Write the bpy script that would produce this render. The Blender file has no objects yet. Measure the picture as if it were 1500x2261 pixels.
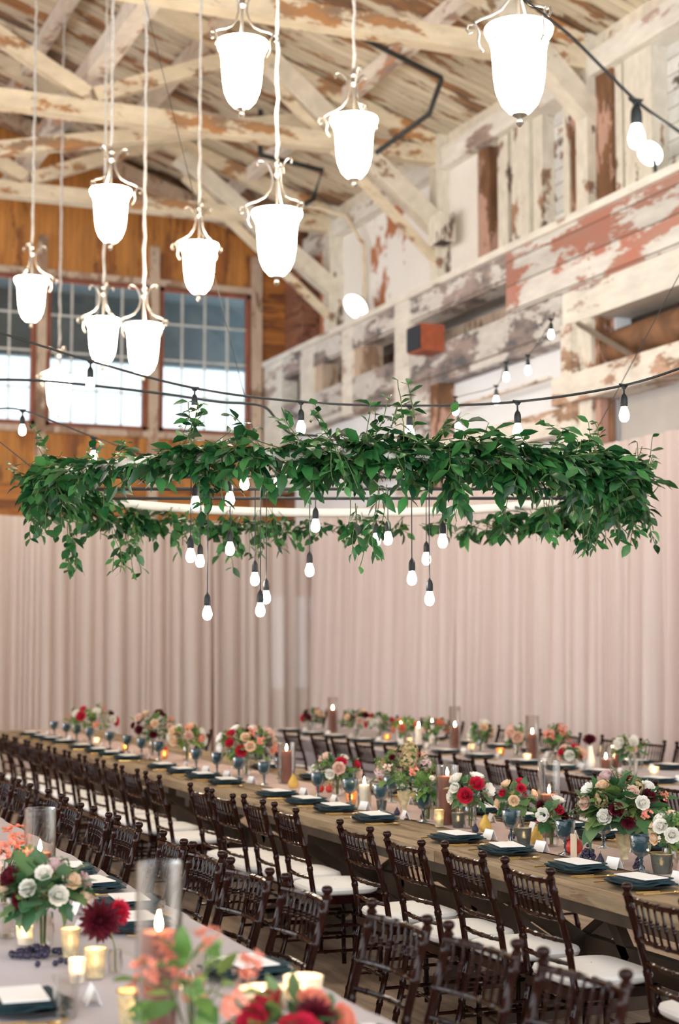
import bpy, math, random
from mathutils import Vector, Matrix, Euler
PI = math.pi
C = bpy.context.scene.collection

# ---------------------------------------------------------------- camera, world, exposure
FPX = 3500.0; PX0, PY0 = 750.0, 1130.5; EYE = 1.75
PITCH = math.atan((1430.0 - PY0) / FPX)
YAW = math.atan((PX0 + 720.0) / math.hypot(FPX, 1430.0 - PY0))
cam_d = bpy.data.cameras.new('camera'); cam = bpy.data.objects.new('camera', cam_d); C.objects.link(cam)
cam.location = (0, 0, EYE); cam.rotation_euler = (PI / 2 + PITCH, 0, -YAW)
cam_d.sensor_fit = 'VERTICAL'; cam_d.sensor_height = 36.0; cam_d.sensor_width = 23.88
cam_d.lens = FPX / 2261.0 * 36.0
cam_d.clip_start = 0.05; cam_d.clip_end = 200
cam_d.dof.use_dof = True; cam_d.dof.focus_distance = 7.3; cam_d.dof.aperture_fstop = 2.0
bpy.context.scene.camera = cam
vs = bpy.context.scene.view_settings
vs.view_transform = 'Standard'; vs.look = 'None'; vs.gamma = 1.0; vs.use_curve_mapping = False
vs.exposure = 1.82
world = bpy.data.worlds.new('sky'); bpy.context.scene.world = world; world.use_nodes = True
WT = world.node_tree; WT.nodes.clear()
wo = WT.nodes.new('ShaderNodeOutputWorld'); wb = WT.nodes.new('ShaderNodeBackground')
wb.inputs[0].default_value = (0.90, 0.95, 1.0, 1); wb.inputs[1].default_value = 1.6
WT.links.new(wb.outputs[0], wo.inputs[0])
LANTERN_E = 11.0; BULB_E = 14.0; FLAME_E = 40.0

# ---------------------------------------------------------------- survey: the measured lens turns a sight line into a place
FW = Vector((math.sin(YAW) * math.cos(PITCH), math.cos(YAW) * math.cos(PITCH), math.sin(PITCH)))
RT = Vector((math.cos(YAW), -math.sin(YAW), 0)); UP = RT.cross(FW)
EYEV = Vector((0, 0, EYE))
def ray(x, y): return FW * FPX + RT * (x - PX0) - UP * (y - PY0)
def at_z(x, y, z): r = ray(x, y); return EYEV + r * ((z - EYE) / r.z)
def at_x(x, y, X): r = ray(x, y); return EYEV + r * (X / r.x)
def at_y(x, y, Y): r = ray(x, y); return EYEV + r * (Y / r.y)
def at_d(x, y, d): return EYEV + ray(x, y) * (d / FPX)
def proj(p):
    v = Vector(p) - EYEV; d = v.dot(FW)
    return PX0 + FPX * v.dot(RT) / d, PY0 - FPX * v.dot(UP) / d, d
def y_on(px, X, z=0.9):
    a, b = 0.5, 60.0
    for _ in range(40):
        m = (a + b) / 2
        if proj((X, m, z))[0] > px: a = m
        else: b = m
    return (a + b) / 2
def z_at(py, X, Y):
    a, b = -1.0, 14.0
    for _ in range(40):
        m = (a + b) / 2
        if proj((X, Y, m))[1] > py: a = m
        else: b = m
    return (a + b) / 2

# ---------------------------------------------------------------- materials
def mat_new(name):
    m = bpy.data.materials.new(name); m.use_nodes = True
    nt = m.node_tree; nt.nodes.clear()
    o = nt.nodes.new('ShaderNodeOutputMaterial')
    return m, nt, o
def pbr(name, col, rough=0.5, metal=0.0, trans=0.0, spec=0.5, var=0.0, vscale=8.0, bump=0.0, bscale=60.0, ior=1.45, coat=0.0, stretch=(1, 1, 1), sheen=0.0, subsurf=0.0):
    m, nt, o = mat_new(name)
    b = nt.nodes.new('ShaderNodeBsdfPrincipled'); nt.links.new(b.outputs[0], o.inputs[0])
    b.inputs['Base Color'].default_value = (*col, 1); b.inputs['Roughness'].default_value = rough
    b.inputs['Metallic'].default_value = metal; b.inputs['Transmission Weight'].default_value = trans
    b.inputs['Specular IOR Level'].default_value = spec; b.inputs['IOR'].default_value = ior
    b.inputs['Coat Weight'].default_value = coat; b.inputs['Sheen Weight'].default_value = sheen
    if var or bump:
        tc = nt.nodes.new('ShaderNodeTexCoord'); mp = nt.nodes.new('ShaderNodeMapping')
        mp.inputs['Scale'].default_value = stretch
        nt.links.new(tc.outputs['Object'], mp.inputs[0])
    if var:
        n = nt.nodes.new('ShaderNodeTexNoise'); n.inputs['Scale'].default_value = vscale; n.inputs['Detail'].default_value = 5
        nt.links.new(mp.outputs[0], n.inputs[0])
        r = nt.nodes.new('ShaderNodeValToRGB')
        r.color_ramp.elements[0].position = 0.3; r.color_ramp.elements[1].position = 0.7
        r.color_ramp.elements[0].color = (*[c * (1 - var) for c in col], 1)
        r.color_ramp.elements[1].color = (*[min(1, c * (1 + var)) for c in col], 1)
        nt.links.new(n.outputs[0], r.inputs[0]); nt.links.new(r.outputs[0], b.inputs['Base Color'])
    if bump:
        n2 = nt.nodes.new('ShaderNodeTexNoise'); n2.inputs['Scale'].default_value = bscale
        nt.links.new(mp.outputs[0], n2.inputs[0])
        bp = nt.nodes.new('ShaderNodeBump'); bp.inputs['Strength'].default_value = bump; bp.inputs['Distance'].default_value = 0.01
        nt.links.new(n2.outputs[0], bp.inputs['Height']); nt.links.new(bp.outputs[0], b.inputs['Normal'])
    return m
def emis(name, col, s):
    m, nt, o = mat_new(name); e = nt.nodes.new('ShaderNodeEmission')
    e.inputs[0].default_value = (*col, 1); e.inputs[1].default_value = s
    nt.links.new(e.outputs[0], o.inputs[0]); return m
def leafy(name, cols, rough=0.45, trans=0.25, vscale=9.0):
    m, nt, o = mat_new(name)
    b = nt.nodes.new('ShaderNodeBsdfPrincipled'); b.inputs['Roughness'].default_value = rough
    t = nt.nodes.new('ShaderNodeBsdfTranslucent'); mx = nt.nodes.new('ShaderNodeMixShader'); mx.inputs[0].default_value = trans
    geo = nt.nodes.new('ShaderNodeNewGeometry'); r = nt.nodes.new('ShaderNodeValToRGB')
    el = r.color_ramp.elements
    while len(el) < len(cols): el.new(0.5)
    for i, c in enumerate(cols):
        el[i].position = i / max(1, len(cols) - 1); el[i].color = (*c, 1)
    nt.links.new(geo.outputs['Random Per Island'], r.inputs[0])
    nt.links.new(r.outputs[0], b.inputs['Base Color']); nt.links.new(r.outputs[0], t.inputs[0])
    nt.links.new(b.outputs[0], mx.inputs[1]); nt.links.new(t.outputs[0], mx.inputs[2]); nt.links.new(mx.outputs[0], o.inputs[0])
    return m
def peel(name, paint, under, amt=0.35, scale=2.0, stretch=(1, 1, 1), board=None, bw=0.15, under2=None, off=(0, 0, 0), dirt=0.25):
    """old paint flaking off timber: paint over bare wood, split by noise, with board joints across one axis"""
    m, nt, o = mat_new(name)
    L = nt.links
    b = nt.nodes.new('ShaderNodeBsdfPrincipled'); b.inputs['Roughness'].default_value = 0.7; L.new(b.outputs[0], o.inputs[0])
    tc = nt.nodes.new('ShaderNodeTexCoord'); mp = nt.nodes.new('ShaderNodeMapping')
    mp.inputs['Scale'].default_value = stretch; mp.inputs['Location'].default_value = off
    L.new(tc.outputs['Object'], mp.inputs[0])
    def noise(s, d, rgh=0.6):
        n = nt.nodes.new('ShaderNodeTexNoise'); n.inputs['Scale'].default_value = s; n.inputs['Detail'].default_value = d
        n.inputs['Roughness'].default_value = rgh; L.new(mp.outputs[0], n.inputs[0]); return n
    def ramp(src, a, z, c0=(0, 0, 0), c1=(1, 1, 1)):
        r = nt.nodes.new('ShaderNodeValToRGB'); r.color_ramp.elements[0].position = a; r.color_ramp.elements[1].position = z
        r.color_ramp.elements[0].color = (*c0, 1); r.color_ramp.elements[1].color = (*c1, 1); L.new(src, r.inputs[0]); return r
    def mix(f, a, c):
        x = nt.nodes.new('ShaderNodeMix'); x.data_type = 'RGBA'
        L.new(f, x.inputs[0]); L.new(a, x.inputs[6]); L.new(c, x.inputs[7]); return x
    n1 = noise(scale, 9, 0.68)
    th = 0.5 + (0.5 - amt) * 0.26
    mask = ramp(n1.outputs[0], th - 0.012, th + 0.012)
    n2 = noise(scale * 3.1, 5)
    pc = ramp(n2.outputs[0], 0.3, 0.7, [c * (1 - dirt) for c in paint], paint)
    u2 = under2 or [c * 0.55 for c in under]
    n3 = noise(scale * 1.7, 4)
    uc = ramp(n3.outputs[0], 0.4, 0.62, under, u2)
    col = mix(mask.outputs[0], pc.outputs[0], uc.outputs[0])
    out = col.outputs[2]
    if board is not None:
        sp = nt.nodes.new('ShaderNodeSeparateXYZ'); L.new(tc.outputs['Object'], sp.inputs[0])
        dv = nt.nodes.new('ShaderNodeMath'); dv.operation = 'DIVIDE'; dv.inputs[1].default_value = bw; L.new(sp.outputs[board], dv.inputs[0])
        fr = nt.nodes.new('ShaderNodeMath'); fr.operation = 'FRACT'; L.new(dv.outputs[0], fr.inputs[0])
        lr = ramp(fr.outputs[0], 0.02, 0.07)
        fl = nt.nodes.new('ShaderNodeMath'); fl.operation = 'FLOOR'; L.new(dv.outputs[0], fl.inputs[0])
        wn = nt.nodes.new('ShaderNodeTexWhiteNoise'); wn.noise_dimensions = '1D'; L.new(fl.outputs[0], wn.inputs['W'])
        wr = ramp(wn.outputs[0], 0, 1, (0.78, 0.78, 0.78), (1, 1, 1))
        mm = nt.nodes.new('ShaderNodeMix'); mm.data_type = 'RGBA'; mm.blend_type = 'MULTIPLY'; mm.inputs[0].default_value = 1
        L.new(out, mm.inputs[6]); L.new(wr.outputs[0], mm.inputs[7])
        dk = nt.nodes.new('ShaderNodeMix'); dk.data_type = 'RGBA'
        L.new(lr.outputs[0], dk.inputs[0]); dk.inputs[6].default_value = (0.09, 0.06, 0.04, 1); L.new(mm.outputs[2], dk.inputs[7])
        out = dk.outputs[2]
    L.new(out, b.inputs['Base Color'])
    bp = nt.nodes.new('ShaderNodeBump'); bp.inputs['Strength'].default_value = 0.4; bp.inputs['Distance'].default_value = 0.01
    L.new(mask.outputs[0], bp.inputs['Height']); L.new(bp.outputs[0], b.inputs['Normal'])
    return m

MT = {}
MT['roof'] = peel('roof_boards', (0.86, 0.76, 0.58), (0.42, 0.20, 0.08), 0.40, 1.1, (0.5, 2.2, 1), 1, 0.16, (0.16, 0.11, 0.08))
MT['beam'] = peel('beam_paint', (0.88, 0.76, 0.56), (0.50, 0.24, 0.09), 0.26, 1.3, (0.7, 1, 1.6), None, .1, (0.30, 0.20, 0.13))
MT['beam_long'] = peel('beam_paint_long', (0.90, 0.82, 0.72), (0.62, 0.33, 0.18), 0.24, 1.8, (1.4, 0.6, 1.4), None, .1, (0.35, 0.32, 0.32))
MT['brace'] = peel('brace_paint', (0.86, 0.79, 0.66), (0.35, 0.22, 0.12), 0.10, 1.6, (1, 1, 1), None, .1)
MT['white_wall'] = peel('white_wall', (0.90, 0.90, 0.87), (0.40, 0.17, 0.09), 0.24, 1.5, (1, 1, 1.0), 2, 0.19, (0.10, 0.09, 0.08))
MT['white_plaster'] = peel('white_plaster', (0.93, 0.91, 0.87), (0.52, 0.20, 0.09), 0.28, 0.62, (1, 1, 0.7), None, .2, (0.45, 0.17, 0.08), (3.1, 1.4, 0.6), 0.04)
MT['stud'] = peel('stud_paint', (0.86, 0.81, 0.70), (0.40, 0.22, 0.13), 0.20, 2.6, (1, 1, 0.5), None, .1, (0.16, 0.12, 0.1))
MT['brown_stud'] = peel('bare_stud', (0.60, 0.36, 0.28), (0.23, 0.11, 0.05), 0.62, 2.0, (1, 1, 0.4), None, .1)
MT['band_red'] = peel('band_red', (0.90, 0.88, 0.83), (0.56, 0.23, 0.17), 0.5, 1.25, (1, 0.42, 1.6), 2, 0.31, (0.50, 0.28, 0.22), (0.3, 0.2, 0.9))
MT['band_white'] = peel('band_white', (0.91, 0.88, 0.80), (0.55, 0.42, 0.36), 0.14, 1.4, (1, 0.4, 1.5), None, .3)
MT['band_grey'] = peel('band_grey', (0.88, 0.86, 0.82), (0.46, 0.37, 0.34), 0.52, 1.9, (1, 0.6, 1.5), 2, 0.45, (0.15, 0.15, 0.16), (1.3, 0.7, 0.2))
MT['beam_low'] = peel('beam_low', (0.90, 0.84, 0.75), (0.55, 0.36, 0.26), 0.38, 2.1, (1, 0.5, 1.5), None, .3, (0.28, 0.17, 0.10))
MT['orange'] = peel('orange_pine', (0.70, 0.30, 0.07), (0.44, 0.16, 0.035), 0.36, 1.6, (2.0, 1, 0.35), 0, 0.11, (0.24, 0.09, 0.03), (0, 0, 0), 0.3)
MT['orange_h'] = peel('orange_pine_horizontal', (0.62, 0.24, 0.055), (0.34, 0.12, 0.03), 0.45, 1.6, (0.35, 0.35, 2.6), 2, 0.13, (0.22, 0.08, 0.03), (0, 0, 0), 0.3)
MT['red_planks'] = peel('red_planks', (0.40, 0.17, 0.10), (0.26, 0.10, 0.06), 0.4, 2.2, (1, 0.5, 2), 2, 0.13)
MT['post_pale'] = peel('pale_post', (0.66, 0.52, 0.40), (0.42, 0.27, 0.18), 0.35, 3, (1, 1, 0.4))
MT['frame_red'] = pbr('window_frame_red', (0.27, 0.085, 0.05), 0.6, var=0.25, vscale=4)
MT['muntin'] = pbr('muntin_paint', (0.62, 0.60, 0.55), 0.6, var=0.15)
MT['recess_shade'] = pbr('recess_shade', (0.035, 0.022, 0.016), 0.9, var=0.3)  # near-black colour standing in for shade inside the wall openings
MT['pale_panel'] = pbr('pale_panel', (0.88, 0.91, 0.95), 0.5, var=0.04, vscale=1)
MT['grey_cloth'] = pbr('grey_canvas', (0.50, 0.47, 0.44), 0.8, var=0.1, vscale=2)
MT['floor'] = pbr('floor_planks', (0.46, 0.35, 0.26), 0.55, var=0.35, vscale=3, stretch=(6, 0.7, 1), bump=0.2, bscale=40)
MT['black'] = pbr('black_metal', (0.015, 0.017, 0.018), 0.45, metal=0.3)
MT['rubber'] = pbr('black_rubber', (0.012, 0.014, 0.014), 0.5, var=0.2)
MT['iron'] = pbr('iron_pipe', (0.05, 0.055, 0.055), 0.6, metal=0.5, var=0.2)
MT['nickel'] = pbr('brushed_nickel', (0.40, 0.37, 0.34), 0.38, metal=0.9, var=0.06)
MT['cord'] = pbr('cord_cover', (0.58, 0.56, 0.53), 0.6, var=0.2, vscale=30)
MT['brass'] = pbr('brass', (0.75, 0.56, 0.26), 0.3, metal=1.0, var=0.1)
MT['lantern_glow'] = emis('lit_frosted_glass', (1.0, 0.86, 0.66), LANTERN_E)
MT['bulb_glow'] = emis('lit_bulb_glass', (1.0, 0.91, 0.80), BULB_E)
MT['flame'] = emis('candle_flame', (1.0, 0.72, 0.38), FLAME_E)
MT['flood_glow'] = emis('flood_lamp_face', (1.0, 0.97, 0.92), 1.5)
MT['hoop'] = pbr('cream_hoop', (0.88, 0.83, 0.74), 0.5, var=0.06)
MT['leaf_dark'] = leafy('smilax_leaf', [(0.006, 0.042, 0.014), (0.014, 0.09, 0.024), (0.05, 0.21, 0.05), (0.009, 0.06, 0.024), (0.10, 0.30, 0.08)], 0.35, 0.22)
MT['leaf_light'] = leafy('light_leaf', [(0.10, 0.24, 0.05), (0.22, 0.36, 0.07), (0.06, 0.17, 0.05), (0.30, 0.38, 0.10)], 0.5, 0.3)
MT['leaf_mid'] = leafy('mid_leaf', [(0.03, 0.12, 0.04), (0.07, 0.2, 0.07), (0.12, 0.22, 0.12), (0.20, 0.28, 0.07), (0.04, 0.14, 0.07)], 0.45, 0.25)
MT['stem'] = pbr('stem', (0.10, 0.14, 0.04), 0.6, var=0.3)
def petal(n, c, c2): return leafy(n, [c, c2, [(a + b) / 2 for a, b in zip(c, c2)]], 0.55, 0.2)
MT['p_white'] = petal('petal_white', (0.86, 0.82, 0.72), (0.93, 0.90, 0.83))
MT['p_blush'] = petal('petal_blush', (0.82, 0.52, 0.42), (0.88, 0.68, 0.56))
MT['p_coral'] = petal('petal_coral', (0.78, 0.19, 0.13), (0.86, 0.36, 0.24))
MT['p_red'] = petal('petal_red', (0.55, 0.012, 0.035), (0.68, 0.03, 0.08))
MT['p_burg'] = petal('petal_burgundy', (0.05, 0.003, 0.008), (0.15, 0.008, 0.02))
MT['p_peach'] = petal('petal_peach', (0.88, 0.60, 0.36), (0.92, 0.74, 0.55))
MT['p_mauve'] = petal('petal_mauve', (0.66, 0.42, 0.42), (0.76, 0.58, 0.56))
MT['p_hyd'] = petal('petal_hydrangea', (0.42, 0.24, 0.12), (0.55, 0.45, 0.22))
MT['p_center'] = pbr('flower_center', (0.008, 0.008, 0.012), 0.8, var=0.3)
MT['grape'] = pbr('grape_skin', (0.025, 0.018, 0.045), 0.4, var=0.3)
MT['mahogany'] = pbr('mahogany_lacquer', (0.017, 0.0042, 0.0026), 0.13, var=0.4, vscale=6, spec=0.26)
MT['cushion'] = pbr('ivory_cushion', (0.90, 0.87, 0.82), 0.75, var=0.03, sheen=0.2)
MT['oak'] = peel('table_wood', (0.46, 0.33, 0.19), (0.30, 0.20, 0.11), 0.40, 2.2, (5, 0.6, 5), 0, 0.18, (0.2, 0.12, 0.06), (0, 0, 0), 0.35)
MT['darkwood'] = pbr('dark_trestle', (0.075, 0.048, 0.028), 0.6, var=0.35, vscale=5)
MT['runner'] = pbr('blush_runner', (0.62, 0.46, 0.41), 0.85, var=0.08, vscale=3, bump=0.25, bscale=25)
MT['linen'] = pbr('grey_linen', (0.50, 0.45, 0.46), 0.85, var=0.06, vscale=3, bump=0.25, bscale=30)
MT['plate'] = pbr('charcoal_plate', (0.018, 0.028, 0.032), 0.3, var=0.2)
MT['napkin'] = pbr('dark_teal_napkin', (0.012, 0.034, 0.042), 0.9, var=0.25, vscale=12)
MT['card'] = pbr('white_card', (0.90, 0.88, 0.86), 0.7, var=0.02)
MT['kraft'] = pbr('kraft_card', (0.66, 0.50, 0.36), 0.8, var=0.05)
MT['gold'] = pbr('gold_cutlery', (0.80, 0.60, 0.28), 0.25, metal=1.0, var=0.1)
MT['goblet'] = pbr('smoky_blue_glass', (0.035, 0.085, 0.105), 0.12, trans=0.45, var=0.2, vscale=40, bump=0.3, bscale=90)
MT['clear'] = pbr('clear_glass', (0.97, 0.98, 0.98), 0.03, trans=1.0, ior=1.3)
MT['wax_brown'] = pbr('brown_wax', (0.24, 0.085, 0.06), 0.45, var=0.15)
MT['wax_white'] = pbr('white_wax', (0.90, 0.85, 0.74), 0.5, var=0.04)
MT['votive_gold'] = pbr('mercury_glass', (0.80, 0.66, 0.40), 0.35, metal=0.4, trans=0.3, var=0.3, vscale=40)
MT['votive_dark'] = pbr('smoked_votive', (0.10, 0.10, 0.085), 0.35, trans=0.3, var=0.3, vscale=30, bump=0.3)
MT['votive_amber'] = pbr('amber_votive', (0.85, 0.42, 0.14), 0.3, trans=0.4, var=0.1)
MT['votive_white'] = pbr('frosted_votive', (0.92, 0.82, 0.66), 0.5, trans=0.4, var=0.05)
MT['white_ceramic'] = pbr('white_ceramic', (0.9, 0.86, 0.8), 0.4, var=0.02)
MT['pear'] = pbr('pear_skin', (0.68, 0.42, 0.08), 0.5, var=0.25, vscale=15)
MT['pomegranate'] = pbr('pomegranate_skin', (0.58, 0.05, 0.03), 0.4, var=0.2, vscale=12)
MT['speaker_side'] = pbr('speaker_wood', (0.42, 0.11, 0.05), 0.5, var=0.2)
MT['speaker_front'] = pbr('speaker_cloth', (0.03, 0.04, 0.055), 0.8, var=0.1)
MT['duct'] = pbr('rusty_duct', (0.20, 0.10, 0.05), 0.7, var=0.5, vscale=4)
MT['dark_backdrop'] = pbr('added_dark_backdrop', (0.20, 0.27, 0.31), 0.8, var=0.1)  # blue-grey of the slabs added behind the upper panes
def glass_pane():
    m, nt, o = mat_new('window_glass')
    t = nt.nodes.new('ShaderNodeBsdfTransparent'); t.inputs[0].default_value = (0.54, 0.58, 0.59, 1)
    g = nt.nodes.new('ShaderNodeBsdfGlossy'); g.inputs['Roughness'].default_value = 0.05
    mx = nt.nodes.new('ShaderNodeMixShader'); mx.inputs[0].default_value = 0.06
    nt.links.new(t.outputs[0], mx.inputs[1]); nt.links.new(g.outputs[0], mx.inputs[2]); nt.links.new(mx.outputs[0], o.inputs[0])
    return m
MT['glass'] = glass_pane()
def thin_glass(name, tint, gl):
    m, nt, o = mat_new(name)
    t = nt.nodes.new('ShaderNodeBsdfTransparent'); t.inputs[0].default_value = (*tint, 1)
    g = nt.nodes.new('ShaderNodeBsdfGlossy'); g.inputs['Roughness'].default_value = 0.08
    lw = nt.nodes.new('ShaderNodeLayerWeight'); lw.inputs[0].default_value = gl
    mx = nt.nodes.new('ShaderNodeMixShader')
    nt.links.new(lw.outputs['Facing'], mx.inputs[0])
    nt.links.new(t.outputs[0], mx.inputs[1]); nt.links.new(g.outputs[0], mx.inputs[2]); nt.links.new(mx.outputs[0], o.inputs[0])
    return m
MT['hurricane'] = thin_glass('hurricane_glass', (0.95, 0.94, 0.92), 0.35)
def sheer(name, c1, c2, tr, see):
    m, nt, o = mat_new(name)
    tc = nt.nodes.new('ShaderNodeTexCoord'); mp = nt.nodes.new('ShaderNodeMapping'); mp.inputs['Scale'].default_value = (3, 3, 0.05)
    nt.links.new(tc.outputs['Object'], mp.inputs[0])
    n = nt.nodes.new('ShaderNodeTexNoise'); n.inputs['Scale'].default_value = 3; nt.links.new(mp.outputs[0], n.inputs[0])
    r = nt.nodes.new('ShaderNodeValToRGB'); r.color_ramp.elements[0].position = 0.3; r.color_ramp.elements[1].position = 0.7
    r.color_ramp.elements[0].color = (*c1, 1); r.color_ramp.elements[1].color = (*c2, 1); nt.links.new(n.outputs[0], r.inputs[0])
    tp = nt.nodes.new('ShaderNodeBsdfTransparent'); m3 = nt.nodes.new('ShaderNodeMixShader'); m3.inputs[0].default_value = see
    d = nt.nodes.new('ShaderNodeBsdfDiffuse'); t = nt.nodes.new('ShaderNodeBsdfTranslucent'); mx = nt.nodes.new('ShaderNodeMixShader')
    mx.inputs[0].default_value = tr
    nt.links.new(r.outputs[0], d.inputs[0]); nt.links.new(r.outputs[0], t.inputs[0])
    nt.links.new(d.outputs[0], mx.inputs[1]); nt.links.new(t.outputs[0], mx.inputs[2])
    nt.links.new(mx.outputs[0], m3.inputs[1]); nt.links.new(tp.outputs[0], m3.inputs[2]); nt.links.new(m3.outputs[0], o.inputs[0])
    return m
MT['drape_back'] = sheer('sheer_blush_drape', (0.72, 0.62, 0.57), (0.80, 0.73, 0.69), 0.35, 0.06)
MT['drape_side'] = sheer('blush_drape', (0.70, 0.57, 0.53), (0.80, 0.70, 0.66), 0.2, 0.03)

# ---------------------------------------------------------------- mesh builder
class MB:
    def __init__(s): s.v = []; s.f = []
    def add(s, vs_, fs_):
        o = len(s.v); s.v += [tuple(p) for p in vs_]; s.f += [tuple(i + o for i in f) for f in fs_]; return s
    def box(s, lo, hi, mtx=None):
        x0, y0, z0 = lo; x1, y1, z1 = hi
        p = [Vector(q) for q in [(x0, y0, z0), (x1, y0, z0), (x1, y1, z0), (x0, y1, z0), (x0, y0, z1), (x1, y0, z1), (x1, y1, z1), (x0, y1, z1)]]
        if mtx: p = [mtx @ q for q in p]
        return s.add(p, [(0, 3, 2, 1), (4, 5, 6, 7), (0, 1, 5, 4), (1, 2, 6, 5), (2, 3, 7, 6), (3, 0, 4, 7)])
    def bar(s, a, b, w, h, up=(0, 0, 1)):
        """rectangular timber from a to b, w across, h along 'up'"""
        a = Vector(a); b = Vector(b); d = (b - a).normalized(); u = Vector(up); r = d.cross(u).normalized(); u = r.cross(d).normalized()
        p = []
        for q in (a, b):
            for i, j in ((-1, -1), (1, -1), (1, 1), (-1, 1)): p.append(q + r * (i * w / 2) + u * (j * h / 2))
        return s.add(p, [(0, 1, 2, 3), (7, 6, 5, 4), (0, 4, 5, 1), (1, 5, 6, 2), (2, 6, 7, 3), (3, 7, 4, 0)])
    def tube(s, path, rad, n=8, cap=True):
        path = [Vector(p) for p in path]; k = len(path)
        if not hasattr(rad, '__len__'): rad = [rad] * k
        vs_ = []; ref = None
        for i, p in enumerate(path):
            d = (path[min(i + 1, k - 1)] - path[max(i - 1, 0)])
            d = d.normalized() if d.length > 1e-9 else Vector((0, 0, 1))
            if ref is None:
                ref = Vector((0, 0, 1)) if abs(d.z) < 0.9 else Vector((1, 0, 0))
            u = (ref - d * ref.dot(d)); u = u.normalized() if u.length > 1e-6 else d.orthogonal().normalized()
            ref = u; w = d.cross(u)
            for j in range(n):
                a = 2 * PI * j / n; vs_.append(p + (u * math.cos(a) + w * math.sin(a)) * rad[i])
        fs_ = []
        for i in range(k - 1):
            for j in range(n):
                fs_.append((i * n + j, i * n + (j + 1) % n, (i + 1) * n + (j + 1) % n, (i + 1) * n + j))
        if cap:
            fs_.append(tuple(range(n - 1, -1, -1))); fs_.append(tuple((k - 1) * n + j for j in range(n)))
        return s.add(vs_, fs_)
    def lathe(s, prof, c=(0, 0, 0), n=16, mtx=None, rfun=None, cap=False):
        vs_ = []; k = len(prof); c = Vector(c)
        for (r, z) in prof:
            for j in range(n):
                a = 2 * PI * j / n; rr = r * (rfun(a) if rfun else 1)
                q = Vector((rr * math.cos(a), rr * math.sin(a), z))
                if mtx: q = mtx @ q
                vs_.append(c + q)
        fs_ = []
        for i in range(k - 1):
            for j in range(n): fs_.append((i * n + j, i * n + (j + 1) % n, (i + 1) * n + (j + 1) % n, (i + 1) * n + j))
        if cap: fs_.append(tuple(range(n - 1, -1, -1))); fs_.append(tuple((k - 1) * n + j for j in range(n)))
        return s.add(vs_, fs_)
    def ball(s, c, r, n=8, m=6, sq=1.0):
        return s.lathe([(max(1e-4, r * math.sin(PI * i / m)), -r * sq * math.cos(PI * i / m)) for i in range(m + 1)], c, n)
    def leaf(s, base, d, nrm, L, W, fold=0.25, curl=0.2, shape='oval'):
        d = d.normalized(); w = d.cross(nrm)
        w = w.normalized() if w.length > 1e-6 else d.orthogonal().normalized(); n = w.cross(d)
        if shape == 'oval': prof = [(0, 0.0), (0.18, 0.55), (0.42, 1.0), (0.72, 0.72), (1, 0)]
        elif shape == 'lobed': prof = [(0, 0.25), (0.12, 1.0), (0.30, 0.78), (0.45, 1.15), (0.62, 0.62), (0.72, 0.75), (1, 0)]
        else: prof = [(0, 0.25), (0.35, 0.85), (0.75, 1.0), (1, 0.55)]
        vs_ = []
        for t, ww in prof:
            z = -curl * L * t * t
            c = base + d * (L * t) + n * z
            vs_ += [c - w * (W * ww / 2) + n * (fold * W * ww / 2), c, c + w * (W * ww / 2) + n * (fold * W * ww / 2)]
        fs_ = []
        for i in range(len(prof) - 1):
            a = i * 3; fs_ += [(a, a + 1, a + 4, a + 3), (a + 1, a + 2, a + 5, a + 4)]
        return s.add(vs_, fs_)
    def mesh(s, name, mat, smooth=True):
        me = bpy.data.meshes.new(name); me.from_pydata([tuple(v) for v in s.v], [], s.f); me.update()
        me.materials.append(MT[mat] if isinstance(mat, str) else mat)
        if smooth:
            me.polygons.foreach_set('use_smooth', [True] * len(me.polygons))
            try: me.set_sharp_from_angle(angle=math.radians(40))
            except Exception: pass
        return me
    def build(s, name, mat, parent=None, loc=None, rz=0, smooth=True):
        o = bpy.data.objects.new(name, s.mesh(name, mat, smooth)); C.objects.link(o)
        if parent: o.parent = parent
        if loc is not None: o.location = loc
        if rz: o.rotation_euler = (0, 0, rz)
        return o
def tag(o, label, cat, group=None):
    o['label'] = label; o['category'] = cat
    if group: o['group'] = group
    return o
def thing(name, label, cat, loc=(0, 0, 0), rz=0, group=None):
    o = bpy.data.objects.new(name, None); C.objects.link(o); o.empty_display_size = 0.1
    o.location = loc; o.rotation_euler = (0, 0, rz)
    return tag(o, label, cat, group)
def struct(o): o['kind'] = 'structure'; return o
def inst(me, name, parent, loc=(0, 0, 0), rot=None, scale=None):
    o = bpy.data.objects.new(name, me); C.objects.link(o)
    if parent: o.parent = parent
    o.location = loc
    if rot is not None:
        if isinstance(rot, Matrix): o.rotation_euler = rot.to_euler()
        else: o.rotation_euler = rot
    if scale: o.scale = (scale, scale, scale) if not hasattr(scale, '__len__') else scale
    return o
KIDS = {}
def copy_tree(o, parent=None):
    c = o.copy(); C.objects.link(c)
    if parent: c.parent = parent
    for ch in KIDS.setdefault(o.name, [q for q in bpy.data.objects if q.parent == o]): copy_tree(ch, c)
    return c
class Stamp:
    """hands out the first object itself, then copies of it with copies of its parts"""
    def __init__(s, o): s.o = o; s.used = False
    def put(s, loc, rz=0, label=None, group=None, sc=None):
        if not s.used: s.used = True; r = s.o; s.kids = True
        else: r = copy_tree(s.o)
        r.location = loc; r.rotation_euler = (0, 0, rz)
        if sc: r.scale = (sc, sc, sc)
        if label: r['label'] = label
        if group: r['group'] = group
        return r
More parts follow.
